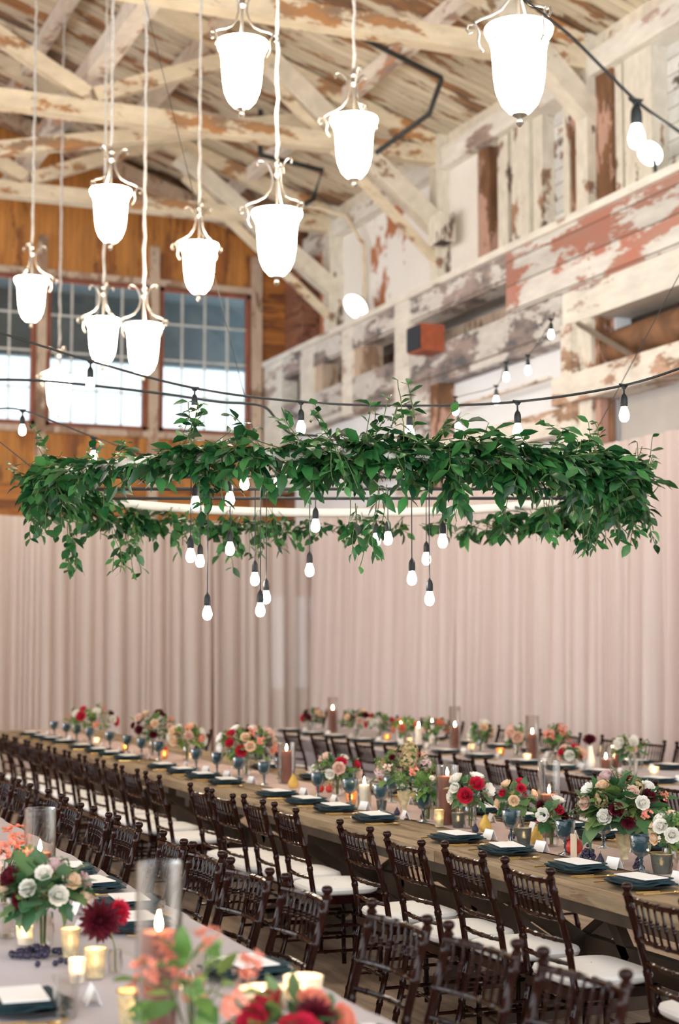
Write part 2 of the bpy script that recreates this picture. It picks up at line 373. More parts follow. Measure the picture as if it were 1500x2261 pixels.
ORD = ['nearest', 'second', 'third', 'fourth', 'fifth', 'sixth', 'seventh', 'eighth', 'ninth', 'tenth', 'eleventh', 'twelfth', 'thirteenth', 'fourteenth', 'fifteenth',
       'sixteenth', 'seventeenth', 'eighteenth', 'nineteenth', 'twentieth', 'twenty-first', 'twenty-second', 'twenty-third', 'twenty-fourth', 'twenty-fifth']
ORDR = ['rightmost'] + ORD[1:]

# ================================================================ STRUCTURE
WX = 10.15      # upper right wall
LX = 9.4        # face of the ledge timbers
BY = 25.93      # back wall
def roof_z(X): return 9.07 + 0.33 * (9.8 - X)
struct(MB().box((-12, -3, -0.1), (12, 28, 0)).build('floor', 'floor', smooth=False))
m = MB()
RX = 0.3; zr = roof_z(RX); ze = roof_z(10.4)
m.add([(RX, -3, zr), (10.4, -3, ze), (10.4, 26.2, ze), (RX, 26.2, zr), (RX, -3, zr + .1), (10.4, -3, ze + .1), (10.4, 26.2, ze + .1), (RX, 26.2, zr + .1)],
      [(0, 3, 2, 1), (4, 5, 6, 7), (0, 1, 5, 4), (1, 2, 6, 5), (2, 3, 7, 6), (3, 0, 4, 7)])
m.add([(RX, -3, zr), (-9.8, -3, ze), (-9.8, 26.2, ze), (RX, 26.2, zr), (RX, -3, zr + .1), (-9.8, -3, ze + .1), (-9.8, 26.2, ze + .1), (RX, 26.2, zr + .1)],
      [(1, 2, 3, 0), (7, 6, 5, 4), (4, 5, 1, 0), (5, 6, 2, 1), (6, 7, 3, 2), (7, 4, 0, 3)])
struct(m.build('ceiling', 'roof', smooth=False))
# right wall, upper part: white boards behind the studs, and the closing wall below
struct(MB().box((WX, -3, 6.6), (WX + .15, 26.2, 9.4)).build('wall_right_upper', 'white_wall', smooth=False))
struct(MB().box((10.3, -3, 0), (10.45, 26.2, 6.65)).build('wall_right', 'pale_panel', smooth=False))
# flat plastered panels between the trusses
def ypx(px, X, z=7.6): return y_on(px, X, z)
ya, yb = ypx(705, 10.0), ypx(962, 10.0)
struct(MB().box((10.02, yb, 6.6), (10.15, ya, 8.55)).build('wall_right_plaster', 'white_plaster', smooth=False))
ya2, yb2 = ypx(968, 10.0), ypx(1058, 10.0)
struct(MB().box((9.98, yb2, 6.6), (10.15, ya2, 8.55)).build('wall_right_panel', 'pale_panel', smooth=False)).data.materials[0] = MT['white_ceramic']
struct(MB().box((9.8, 25.1, 3.4), (10.3, BY + .1, 9.2)).build('wall_right_return', 'red_planks', smooth=False))
# studs on the upper right wall
for i, (p0, p1, mt, xx) in enumerate([(1058, 1082, 'brown_stud', 9.96), (1100, 1122, 'stud', 9.95), (1130, 1168, 'stud', 9.93), (1178, 1200, 'stud', 9.98), (1245, 1258, 'stud', 9.97),
                                (1262, 1300, 'brown_stud', 9.99), (1355, 1375, 'stud', 9.95), (1380, 1440, 'stud', 9.93), (1300, 1352, 'brown_stud', 9.9)]):
    y0, y1 = ypx(p1, xx, 7.5), ypx(p0, xx, 7.5)
    struct(MB().box((xx, y0, 6.62), (WX, y1, 8.6)).build('trim_1' if i == 0 else 'trim_1', mt, smooth=False))
struct(MB().box((9.82, -3, 8.52), (10.15, 19.75, 8.82)).build('trim_2', 'beam_long', smooth=False)).data.materials[0] = MT['band_white']
struct(MB().box((9.82, 20.05, 8.52), (10.15, 25.1, 8.78)).build('trim_2', 'band_white', smooth=False))
struct(MB().box((9.92, -3, 8.82), (10.2, 25.1, 9.12)).build('trim_2', 'brace', smooth=False))
# back wall with the openings: three windows high up, glazed doors low behind the drapes
wins = [(3.2, 5.37), (5.55, 7.28), (7.50, 9.14)]
WZ0, WZ1 = 5.42, 7.92
m = MB()
m.box((-12, BY, WZ1), (10.3, BY + .15, 12.4))
m.box((-12, BY, 4.45), (10.3, BY + .15, WZ0))
for a, b in [(-12, 3.2), (5.37, 5.55), (7.28, 7.5), (9.14, 9.36)]: m.box((a, BY, WZ0), (b, BY + .15, WZ1))
struct(m.build('wall_back', 'orange', smooth=False))
m = MB(); m.box((9.36, BY - .012, 4.45), (9.84, BY, 8.4)); m.box((-12, BY, 3.0), (10.3, BY + .15, 4.45))
m.box((-12, BY, 0), (9.0, BY + .15, 3.0)); m.box((9.0, BY, 0), (9.56, BY + .15, 3.0)); m.box((9.56, BY, 0), (10.3, BY + .15, 1.05)); m.box((9.56, BY, 2.65), (10.3, BY + .15, 3.0)); m.box((9.86, BY, 1.05), (10.02, BY + .15, 2.65)); pass
struct(m.build('wall_back_lower', 'orange_h', smooth=False))
for i, (a, b) in enumerate(wins):
    m = MB(); w = 0.07
    for lo, hi in [((a, WZ0), (a + w, WZ1)), ((b - w, WZ0), (b, WZ1)), ((a, WZ0), (b, WZ0 + w)), ((a, WZ1 - w), (b, WZ1))]:
        m.box((lo[0], BY - .04, lo[1]), (hi[0], BY + .08, hi[1]))
    fr = struct(m.build('window_%d' % (i + 1), 'frame_red', smooth=False))
    m = MB()
    for k in range(1, 4):
        x = a + (b - a) * k / 4 if i else b - 0.43 * k; m.box((x - .013, BY - .01, WZ0), (x + .013, BY + .04, WZ1))
    for k in range(1, 4):
        z = WZ0 + (WZ1 - WZ0) * k / 4; m.box((a, BY - .008, z - .012), (b, BY + .04, z + .012))
    m.build('muntins', 'muntin', fr, smooth=False)
    MB().box((a, BY + .045, WZ0), (b, BY + .05, WZ1)).build('glass_panes', 'glass', fr, smooth=False)
    MB().box((a - .1, BY - .09, WZ0 - .12), (b + .1, BY - .003, WZ0 - .01)).build('window_sill', 'post_pale', fr, smooth=False)
struct(MB().box((9.56, BY + .05, 1.05), (10.29, BY + .06, 2.65)).build('window_4', 'glass', smooth=False))
for x, w in [(5.46, .15), (7.39, .16), (9.25, .18)]:
    struct(MB().box((x - w / 2, BY - .1, 3.2), (x + w / 2, BY - .001, 8.6)).build('trim_3', 'post_pale', smooth=False))
struct(MB().box((3, BY - .07, WZ1 + .01), (9.3, BY - .001, WZ1 + .12)).build('trim_3', 'post_pale', smooth=False))
# outside: canopy slabs, added only to darken the view through the upper panes
struct(MB().box((-4, 28.5, 7.05), (14, 28.7, 12)).build('added_dark_backdrop', 'dark_backdrop', smooth=False))
struct(MB().box((-4, 26.4, 8.25), (14, 28.7, 8.35)).build('added_dark_backdrop', 'dark_backdrop', smooth=False))

m = MB()
m.box((-9.9, -3, 0), (-9.75, 26.1, 1.2)); m.box((-9.9, -3, 6.2), (-9.75, 26.1, 9.1))
for k in range(8): m.box((-9.9, -3 + 4.1 * k, 1.2), (-9.75, -2.3 + 4.1 * k, 6.2))
struct(m.build('wall_left', 'brown_stud', smooth=False))
m = MB(); m.box((-9.9, -3.15, 0), (10.4, -3, 1.0)); m.box((-9.9, -3.15, 7.6), (10.4, -3, 12.3)); 
for x in (-9.9, -4.6, .2, 5.0, 9.4): m.box((x, -3.15, 1.0), (x + 1.0, -3, 7.6))
struct(m.build('wall_front', 'brown_stud', smooth=False))
# ---- ledge wall: long timbers one above another, face at LX
def T(name, lo, hi, mt): return struct(MB().box(lo, hi).build(name, mt, smooth=False))
D = 0.75
T('trim_4', (LX - .06, -3, 6.63), (WX, BY - .1, 6.72), 'band_white')
ysplit = y_on(1118, LX, 5.9); ypost = y_on(1240, LX, 5.3); ybox = y_on(905, LX, 5.9)
T('trim_4', (LX, -3, 5.86), (LX + D, ysplit, 6.63), 'band_red')                  # red and white band, near
T('trim_4', (LX + .02, -3, 5.47), (LX + D, ysplit, 5.86), 'band_white')
T('trim_4', (LX, ysplit, 6.28), (LX + .35, BY - .1, 6.63), 'band_grey')            # upper grey timber, far
T('trim_4', (LX, ysplit, 5.31), (LX + .35, BY - .1, 5.84), 'band_grey')            # lower grey timber
T('trim_4', (LX - .015, ypost, 5.3), (LX + .3, ysplit, 5.86), 'band_grey')
T('trim_4', (LX - .07, -3, 4.54), (LX + .35, ypost + .12, 4.86), 'beam_low')             # low timber, near
T('trim_4', (LX - .01, ypost, 4.22), (LX + .3, 22.0, 4.52), 'beam_low')
T('trim_4', (LX - .01, ypost + .3, 4.9), (LX + .05, 18.6, 4.93), 'beam_low')
def V(px0, px1, z0, z1, mt, x0=LX - .02, d=.3):
    y0, y1 = y_on(px1, x0, (z0 + z1) / 2), y_on(px0, x0, (z0 + z1) / 2); T('trim_5', (x0, y0, z0), (x0 + d, y1, z1), mt)
V(1240, 1262, 3.6, 5.46, 'beam_low', LX - .045); V(1262, 1308, 3.6, 5.47, 'stud', LX + .05); V(1330, 1362, 3.6, 5.47, 'pale_panel', LX + .3)
V(1308, 1326, 3.6, 5.47, 'brown_stud', LX + .1)
V(872, 903, 3.6, 6.63, 'band_white', LX - .03); V(903, 945, 3.6, 5.5, 'band_grey', LX - .04); V(946, 968, 3.6, 5.31, 'brown_stud', LX)
V(663, 690, 5.3, 6.63, 'band_white'); V(755, 776, 5.3, 6.63, 'band_white'); V(776, 806, 5.3, 6.3, 'post_pale', LX + .03)
V(582, 622, 4.4, 6.63, 'band_white'); V(690, 712, 5.3, 6.3, 'post_pale', LX + .03); V(560, 582, 3.6, 6.5, 'post_pale', LX + .02)
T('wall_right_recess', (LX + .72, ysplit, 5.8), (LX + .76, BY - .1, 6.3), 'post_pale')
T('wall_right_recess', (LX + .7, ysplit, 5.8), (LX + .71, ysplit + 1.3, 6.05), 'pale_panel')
for p0, p1 in [(624, 650), (712, 735), (806, 822)]: V(p0, p1, 5.8, 6.3, 'recess_shade', LX + .45, .03)  # dark sheets: the openings' shade put into colour
T('wall_right_recess', (LX + .5, ysplit - 3.2, 5.8), (LX + .51, ysplit + .01, 6.3), 'recess_shade')  # dark sheet painted as interior shade behind the band
T('wall_right_recess', (LX + .5, 12.0, 4.86), (LX + .52, ypost - .7, 5.47), 'recess_shade')  # shaded interior of the right opening, painted as a dark sheet
T('wall_right_recess', (LX + .3, 10, 3.2), (LX + .32, ypost - .75, 4.54), 'grey_cloth')
T('wall_right_recess', (LX + .25, ypost - .62, 3.2), (LX + .27, 25.0, 5.31), 'pale_panel')
T('wall_right_recess', (LX + .2, ypost - .75, 3.2), (LX + .22, ypost - .3, 4.54), 'duct')

# ================================================================ ROOF TIMBERS
def timber(name, a, b, w, h, mt, label, cat='beam', group=None):
    a = Vector(a); b = Vector(b); c = a.copy()
    o = MB().bar(a, b, w, h, (0, 1, 0) if abs((b - a).normalized().y) < .5 else (0, 0, 1)).build(name, mt, smooth=False)
    return tag(o, label, cat, group)
names = {15.9: 'nearest', 19.9: 'middle', 23.9: 'rear'}
for Y in (15.9, 19.9, 23.9):
    nm = names[Y]
    t = thing('roof_truss', nm + ' of the three painted timber roof trusses crossing the hall', 'truss', (0, Y, 0), 0, 'painted roof trusses')
    MB().bar((-6, 0, 8.74), (9.9, 0, 8.74), .22, .24, (0, 0, 1)).build('tie_beam', 'beam', t, smooth=False)
    MB().bar((RX, 0, roof_z(RX) - .16), (10.1, 0, roof_z(10.1) - .16), .2, .24, (0, 0, 1)).build('rafter', 'beam', t, smooth=False)
    MB().bar((4.85, 0, 8.95), (7.1, 0, 9.88), .18, .2, (0, 0, 1)).build('strut', 'beam', t, smooth=False)
    MB().bar((4.75, 0, 8.95), (2.2, 0, 10.3), .18, .2, (0, 0, 1)).build('strut', 'beam', t, smooth=False)
    ps = {15.9: ((8.3, 9.55), (10.0, 8.0)), 19.9: ((7.3, 9.75), (9.95, 7.62)), 23.9: ((7.2, 9.6), (9.95, 7.6))}[Y]
    MB().bar((ps[0][0], -.02, ps[0][1]), (ps[1][0], -.02, ps[1][1]), .26, .26, (0, 0, 1)).build('knee_brace', 'brace', t, smooth=False)
    if Y > 16: MB().bar((ps[0][0] + .1, .0, ps[0][1] - .33), (ps[1][0] - .1, .0, ps[1][1] - .42), .1, .12, (0, 0, 1)).build('knee_brace', 'beam', t, smooth=False)
    MB().box((9.78, -.13, 6.72), (10.1, .13, 9.05)).build('wall_post', 'stud', t, smooth=False)
MB()
timber('longitudinal_beam', (4.86, 14, 9.33), (4.86, BY, 9.33), .26, .26, 'beam_long', 'long white flaking beam running lengthwise over the tie beams', 'beam')
timber('cross_beam', (3.6, 22.2, 8.72), (8.3, 21.0, 9.42), .2, .2, 'beam', 'slender cream beam slanting up towards the right below the roof', 'beam')
for X, lab in [(2.6, 'roof purlin nearest the ridge, high at top left'), (4.72, 'roof purlin above the long lengthwise beam'), (6.45, 'roof purlin in the middle of the boarded slope'), (8.4, 'lowest roof purlin, close to the right wall')]:
    timber('roof_purlin', (X, 2, roof_z(X) - .12), (X, BY, roof_z(X) - .12), .16, .22, 'beam_long', lab, 'beam', 'roof purlins')
# gable rafter against the back wall
timber('gable_rafter', (3.0, BY - .22, 11.05), (9.7, BY - .22, 8.82), .2, .34, 'post_pale', 'grey sloping gable rafter against the orange back wall', 'beam')

def pipe(name, pts, r, mt, label, cat, parent=None):
    c = Vector(pts[0]); m = MB().tube([Vector(p) - c for p in pts], r, 8)
    o = m.build(name, mt, parent, c)
    if not parent: tag(o, label, cat)
    return o
pipe('iron_pipe', [at_x(772, 70, 7.6), at_x(975, 172, 8.9), at_x(975, 172, 8.9) + Vector((0, 0, -.02)), at_x(948, 252, 8.9), at_x(830, 338, 8.4)], .035, 'iron', 'bent black iron pipe hanging below the roof boards at right', 'pipe')
hp = at_x(575, 342, 7.8)
pipe('iron_pipe', [Vector((hp.x, hp.y, roof_z(hp.x))), hp + Vector((0, 0, .02)), hp, at_x(712, 376, 8.8), at_x(692, 440, 8.8), at_x(672, 452, 8.5)], .04, 'iron', 'smaller bent iron pipe under the far end of the roof', 'pipe')
pipe('conduit', [at_x(640, 455, 9.0), at_x(700, 458, 9.4), at_x(765, 478, 9.75), at_x(803, 540, 9.9), at_x(806, 640, 9.95), at_x(800, 720, 9.95)], .035, 'beam', 'cream painted conduit bending down the plaster wall', 'conduit')
pipe('iron_strut', [at_x(1278, 715, LX - .05), at_x(1408, 792, LX - .02)], .035, 'nickel', 'pale metal strut slanting across the opening at right', 'strut')
o = MB().tube([(0, -1.1, 0), (0, -.9, .02), (0, 1.0, 0), (0, 1.5, -.02)], [.14, .2, .2, .16], 14).build('duct', 'duct', None, (LX + .3, 13.9, 5.12)); tag(o, 'rusty brown rolled duct lying in the opening at right', 'duct')
# speaker on the ledge post
t = thing('loudspeaker', 'small red-brown loudspeaker with a dark front on the ledge timbers', 'speaker', at_x(930, 748, LX - .25), 0)
MB().box((-.1, -.22, -.19), (.24, .2, .17)).build('cabinet', 'speaker_side', t, smooth=False)
MB().box((-.13, -.2, -.17), (-.1, .18, .15)).build('grille', 'speaker_front', t, smooth=False)
t = thing('junction_box', 'cream metal box fixed to the middle truss post', 'box', at_x(985, 502, 9.72), 0)
MB().box((-.12, -.1, -.22), (.1, .3, .2)).build('box_body', 'stud', t, smooth=False)
MB().box((-.13, -.08, -.235), (.05, .14, -.22)).build('box_opening', 'black', t, smooth=False)
for (px, py, X, s, lab) in [(1437, 338, 9.75, .8, 'round flood lamp on the ledge at far right'), (787, 676, 9.6, 1.15, 'round flood lamp on the ledge below the plaster panel')]:
    t = thing('flood_lamp', lab, 'lamp', at_x(px, py, X), 0, 'flood lamps on the ledge')
    R = Euler((0, math.radians(-128), math.radians(25))).to_matrix()
    MB().lathe([(.001, -.12 * s), (.09 * s, -.1 * s), (.17 * s, -.03 * s), (.19 * s, .02 * s)], (0, 0, 0), 16, R).build('housing', 'leaf_light' if s < 1.0 else 'nickel', t)
    MB().lathe([(.185 * s, .015 * s), (.1 * s, .03 * s), (.001, .035 * s)], (0, 0, 0), 16, R).build('lens', 'flood_glow', t)
    MB().tube([(0.05, 0, -.08 * s), (.08, 0, 6.71 - t.location.z)], .02).build('bracket', 'iron', t)

# ================================================================ DRAPES
def drape(a, b, ztop, seed, mt, label, group, nrm, sag=0.0):
    a = Vector(a); b = Vector(b); L = (b - a).length; d = (b - a).normalized(); n = Vector(nrm)
    rnd = random.Random(seed); fold = []; s = 0
    while s < L:
        w = rnd.uniform(.05, .30); fold.append((s, w, rnd.uniform(.3, .65) * w + .015)); s += w
    nx = int(L / .012); nz = 14; vs_ = []; 
    c = a.copy()
    for k in range(nz + 1):
        t = k / nz; z = ztop * (1 - t) + 0.01
        for i in range(nx + 1):
            s = L * i / nx
            for f in fold:
                if f[0] <= s <= f[0] + f[1] + 1e-6:
                    u = (s - f[0]) / f[1]; am = f[2]; break
            off = math.sin(PI * u) ** 1.0 * am * (0.45 + 0.75 * t) + .012 * math.sin(7 * s + 3 * t)
            off += 0.035 * math.sin((a.x + d.x * s) * 2.1 + (a.y + d.y * s) * 1.9) + 0.02 * math.sin((a.x + d.x * s + a.y + d.y * s) * 5.3)
            zz = z - (sag * math.sin(PI * s / L) * (1 - t))
            p = d * s + n * off
            vs_.append((p.x, p.y, zz))
    fs_ = [(k * (nx + 1) + i, k * (nx + 1) + i + 1, (k + 1) * (nx + 1) + i + 1, (k + 1) * (nx + 1) + i) for k in range(nz) for i in range(nx)]
    o = MB().add(vs_, fs_).build('drape', mt, None, c); return tag(o, label, 'curtain', group)
YC = 22.6; XC = 9.02
x = XC; k = 0
while x > 2.6:
    drape((x - .03, YC, 0), (x - 1.65, YC, 0), 3.62, 10 + k, 'drape_back', 'sheer blush drape panel on the back wall, %s from the corner' % ORD[k].replace('nearest', 'first'), 'sheer drapes along the back wall', (0, -1, 0), .02)
    x -= 1.6; k += 1
y = YC + .05; k = 0
while y > 9.5:
    zt = 3.72 + (YC - y) * .02
    drape((XC, y, 0), (XC, y - 1.67, 0), zt, 40 + k, 'drape_side', 'blush drape panel along the right wall, %s from the corner' % ORD[k].replace('nearest', 'first'), 'blush drapes along the right wall', (-1, 0, 0), .02)
    y -= 1.65; k += 1
tag(MB().tube([(0, 0, 0), (-7, 0, 0)], .02).build('drape_pole', 'nickel', None, (XC, YC + .09, 3.6)), 'pole carrying the sheer drapes at the back', 'pole')
tag(MB().tube([(0, 0, 0), (0, -13.2, .26)], .02).build('drape_pole', 'nickel', None, (XC + .09, YC, 3.68)), 'pole carrying the blush drapes at the right', 'pole')

# ================================================================ LANTERNS
def lantern_meshes():
    g = MB().lathe([(.196, .0), (.2, -.012), (.194, -.035), (.174, -.07), (.163, -.09), (.158, -.14), (.153, -.22), (.147, -.30), (.134, -.38), (.105, -.45), (.065, -.495), (.02, -.512), (.001, -.514)], n=28)
    g.lathe([(.196, .0), (.184, -.01), (.16, -.1)], n=28)
    ring = MB()
    ring.tube([(.17 * math.cos(a), .17 * math.sin(a), -.088) for a in [2 * PI * i / 28 for i in range(29)]], .005, 6)
    arm = MB()
    p = [(.155, .352), (.162, .375), (.15, .395), (.125, .40), (.095, .385), (.065, .35), (.042, .30), (.036, .24), (.055, .17), (.10, .11), (.16, .075), (.215, .055), (.25, .035), (.245, .01), (.235, -.005)]
    arm.tube([(r, 0, z) for r, z in p], .0085, 6)
    q = [(.205, -.14), (.222, -.12), (.235, -.085), (.228, -.04), (.235, .0), (.262, .022), (.292, .018), (.3, -.01), (.285, -.03), (.268, -.022)]
    arm.tube([(r, 0, z) for r, z in q], .0075, 6)
    hub = MB().lathe([(.001, .39), (.03, .385), (.035, .365), (.02, .35), (.022, .31), (.034, .295), (.02, .28), (.010, .27), (.010, .0), (.012, -.02)], n=12)
    hub.lathe([(.001, .43), (.012, .425), (.012, .385)], n=8)
    fin = MB().lathe([(.04, -.500), (.045, -.512), (.03, -.522), (.012, -.53), (.02, -.545), (.024, -.56), (.014, -.575), (.001, -.585)], n=12)
    return g.mesh('lantern_glass', 'lantern_glow'), ring.mesh('ring', 'nickel'), arm.mesh('arm', 'nickel'), hub.mesh('hub', 'nickel'), fin.mesh('finial', 'nickel')
LG, LR, LA, LH, LF = lantern_meshes()
# px, py of the rim centre, distance
LNT = [(1146, 62, 9.1, 20, 'largest and nearest bell lantern, at top right', 1.0), (535, 95, 12.0, 60, 'bell lantern near the top edge, left of centre', 1), (782, 262, 13.1, 10, 'bell lantern hanging on a thin cord before the boarded roof', 1),
       (612, 468, 12.3, 35, 'bell lantern hanging lowest at centre on a twisted cord', 1), (245, 420, 15, 80, 'bell lantern before the crossing beams on the left', 1), (440, 540, 16, 5, 'bell lantern before the orange boards above the right window', 1),
       (70, 616, 18.4, 100, 'leftmost bell lantern of the cluster', 1), (228, 706, 17.9, 15, 'left bell lantern of the touching pair before the windows', 1), (317, 718, 16, 50, 'right bell lantern of the touching pair before the windows', 1),
       (130, 832, 21.6, 30, 'lowest and farthest bell lantern before the left window', 1)]
for i, (px, py, d, rot, lab, s) in enumerate(LNT):
    p = at_d(px, py, d)
    t = thing('bell_lantern', lab, 'lantern', p, math.radians(rot), 'bell lanterns hanging from the roof')
    inst(LG, 'glass_shade', t); inst(LR, 'ring', t); inst(LH, 'hub', t); inst(LF, 'finial', t)
    for k in range(3): inst(LA, 'scroll_arm', t, (0, 0, 0), (0, 0, 2 * PI * k / 3 + .3))
    top = roof_z(p.x) - .02 - p.z; m = MB(); n = int((top - .42) / .12)
    m.tube([(.006 * math.sin(j * 1.9), .006 * math.cos(j * 2.3), .42 + (top - .42) * j / n) for j in range(n + 1)], [.013 + .004 * (j % 2) for j in range(n + 1)], 6)
    m.build('cord', 'cord', t)

# ================================================================ HOOP WITH GARLAND
HC = Vector((0, 0, 0)) + at_d(741, 1430, 8.6); HC.z = 2.615; HR = 1.55
t = thing('garland_hoop', 'big cream hoop wrapped in green leafy garland hanging over the tables', 'hoop', HC)
MB().tube([(HR * math.cos(a), HR * math.sin(a), 0) for a in [2 * PI * i / 72 for i in range(73)]], .028, 10, False).build('hoop_ring', 'hoop', t)
f2 = Vector((FW.x, FW.y, 0)).normalized(); r2 = Vector((RT.x, RT.y, 0))
CH = []
m = MB()
for dd in (-.62, 0.0, .55):
    hw = math.sqrt(HR ** 2 - dd ** 2); m.tube([f2 * dd - r2 * hw, f2 * dd + r2 * hw], .009, 6); CH.append(8.6 + dd)
m.build('cross_bar', 'black', t, smooth=True)
m = MB()
for ax, ay, bx, by, bz in [(-1.3, .8, -3.4, 3.2, 2.2), (.2, 1.5, .5, 6.5, 6.1), (1.5, .2, 5.0, 1.0, 5.0)]:
    m.tube([(ax * HR / 1.53, ay * HR / 1.53, 0), (ax + (bx - ax), ay + (by - ay), bz)], .003, 5)
m.build('hanging_wire', 'iron', t)
rnd = random.Random(7)
fol = MB(); stems = MB()
def rvec(): 
    while True:
        v = Vector((rnd.uniform(-1, 1), rnd.uniform(-1, 1), rnd.uniform(-1, 1)))
        if .05 < v.length < 1: return v.normalized()
def vine(p, d, L, g, dens=1.0, lw=.05):
    """a sprig with alternate leaves that bends with gravity g"""
    n = max(3, int(L / .035)); pts = [p.copy()]; q = p.copy(); d = d.normalized()
    for i in range(n):
        d = (d + Vector((0, 0, -g)) + rvec() * .22).normalized(); q = q + d * (L / n); pts.append(q.copy())
        for s in ((1,) if rnd.random() > .5 * dens else (1, -1)):
            if rnd.random() < dens:
                side = d.cross(Vector((0, 0, 1))) * (1 if (i % 2) else -1) * s
                if side.length < .1: side = rvec()
                ld = (side.normalized() * .9 + d * .5 + rvec() * .45 + Vector((0, 0, -.25)))
                ll = lw * rnd.uniform(.8, 1.7); fol.leaf(q, ld, (Vector((0, 0, 1)) + rvec() * .7), ll, ll * rnd.uniform(.42, .62), rnd.uniform(.1, .4), rnd.uniform(-.1, .5))
    stems.tube(pts, .0022, 4, False)
base_ang = math.atan2(-f2.y, -f2.x)       # angle pointing to the camera
def prof(a):
    """garland thickness and droop by angle from the near point (positive to the right in the photo)"""
    a = (a + PI) % (2 * PI) - PI; b = math.degrees(a)
    T_ = [(-180, .35, .3), (-150, .45, .75), (-125, .5, .6), (-105, .9, .7), (-85, 1.1, .7), (-65, 1.0, .6), (-52, .55, .3), (-38, .45, .2), (-25, .95, .2), (-12, .95, .25), (0, .95, .35), (12, 1.15, .4), (25, 1.2, .2),
          (40, 1.15, .3), (55, 1.2, .4), (70, 1.25, .5), (85, 1.35, .9), (100, 1.2, .7), (120, .8, .4), (140, .45, .5), (160, .3, .4), (180, .35, .3)]
    for (b0, t0, d0), (b1, t1, d1) in zip(T_, T_[1:]):
        if b0 <= b <= b1:
            u = (b - b0) / (b1 - b0); return t0 + (t1 - t0) * u, d0 + (d1 - d0) * u
    return .3, .3
# right in the photo = direction r2
sgn = 1 if (Vector((math.cos(base_ang + .5), math.sin(base_ang + .5), 0)).dot(r2) > 0) else -1
N = 2000
for i in range(N):
    a = 2 * PI * rnd.random() - PI
    th, dr = prof(a)
    if rnd.random() > (th / 1.2) ** 1.6: continue
    A = base_ang + sgn * a
    c = Vector((HR * math.cos(A), HR * math.sin(A), 0)); tan = Vector((-math.sin(A), math.cos(A), 0)) * rnd.choice((1, -1)); rad = Vector((math.cos(A), math.sin(A), 0))
    off = rvec() * (.062 * th) * rnd.random() ** .5; off.z = off.z * 1.1 + .015 * th - (.09 if abs(a) > 2.1 else 0); off += rad * (.05 if abs(a) > 2.1 else 0)
    vine(c + off, tan * rnd.uniform(.2, 1) + rad * rnd.uniform(-.5, .5) + Vector((0, 0, rnd.uniform(-.5, .4))), rnd.uniform(.06, .2) * (.5 + .5 * th), .06, .9, .068)
# trailing strands
for i in range(230):
    a = 2 * PI * rnd.random() - PI; th, dr = prof(a)
    if rnd.random() > dr * 1.1: continue
    A = base_ang + sgn * a; rad = Vector((math.cos(A), math.sin(A), 0)); tan = Vector((-math.sin(A), math.cos(A), 0))
    c = rad * HR + tan * rnd.uniform(-.05, .05)
    vine(c + rad * rnd.uniform(-.08, .1), rad * rnd.uniform(-.2, .6) + tan * rnd.uniform(-.6, .6) + Vector((0, 0, -.3)), rnd.uniform(.15, .34) * (.5 + .65 * dr), .22, .8, .052)
# upright sprigs seen in the photo: place, upward length
for px, py, d, L, lean, g in [(110, 1010, 8.9, .28, -.5, -.08), (60, 1050, 9, .15, -1, 0), (420, 990, 7.3, .32, .1, -.1), (400, 970, 7.4, .2, .4, -.1), (520, 980, 7.2, .14, .6, 0), (730, 960, 7.1, .18, -.4, -.1), (820, 960, 7.05, .25, .2, -.15),
                              (900, 960, 7.05, .28, .05, -.15), (960, 970, 7.1, .22, .5, .05), (860, 930, 7.1, .14, .5, 0), (1320, 1000, 7.9, .28, -.2, -.12), (1370, 1090, 8.2, .42, 1.2, -.14), (1390, 1050, 8.3, .28, 1.1, -.2), (1280, 1000, 7.8, .15, .3, -.1),
                              (250, 1030, 8.2, .2, .4, -.1), (180, 1040, 8.4, .2, .3, -.1)]:
    for k in range(3):
        p = at_d(px + rnd.uniform(-12, 12), py + rnd.uniform(0, 15), d) - HC
        vine(p, r2 * lean + Vector((0, 0, .8)) + rvec() * .2, L * rnd.uniform(.6, 1.0), g, .75, .05)
# long hanging tails
for px, py, d, L, lean in [(160, 1190, 8.9, .28, .1), (260, 1190, 8.9, .25, .2), (290, 1180, 9.2, .3, 0), (500, 1160, 9.9, .35, .1), (560, 1160, 9.9, .3, 0), (600, 1150, 10.0, .3, .2), (470, 1060, 7.2, .15, .1), (450, 1080, 7.2, .14, 0), (850, 1090, 7.1, .36, -.05), (780, 1130, 7.4, .28, -.1),
                           (1020, 1060, 7.2, .22, -.2), (1110, 1120, 7.4, .15, 0), (1330, 1120, 8.2, .3, -.3), (1350, 1110, 8.3, .28, -.2), (1300, 1150, 8.1, .25, -.2), (1210, 1120, 7.8, .18, 0), (730, 1000, 7.0, .2, .3), (420, 1150, 9.7, .2, 0)]:
    for k in range(3):
        p = at_d(px + rnd.uniform(-14, 14), py - 20 + rnd.uniform(-15, 15), d) - HC
        vine(p, r2 * lean + Vector((0, 0, -.8)) + rvec() * .15, L * rnd.uniform(.7, 1.05), .2, .8, .055)
fo = fol.build('garland_foliage', 'leaf_dark', t, smooth=True)
stems.build('garland_stems', 'stem', t)

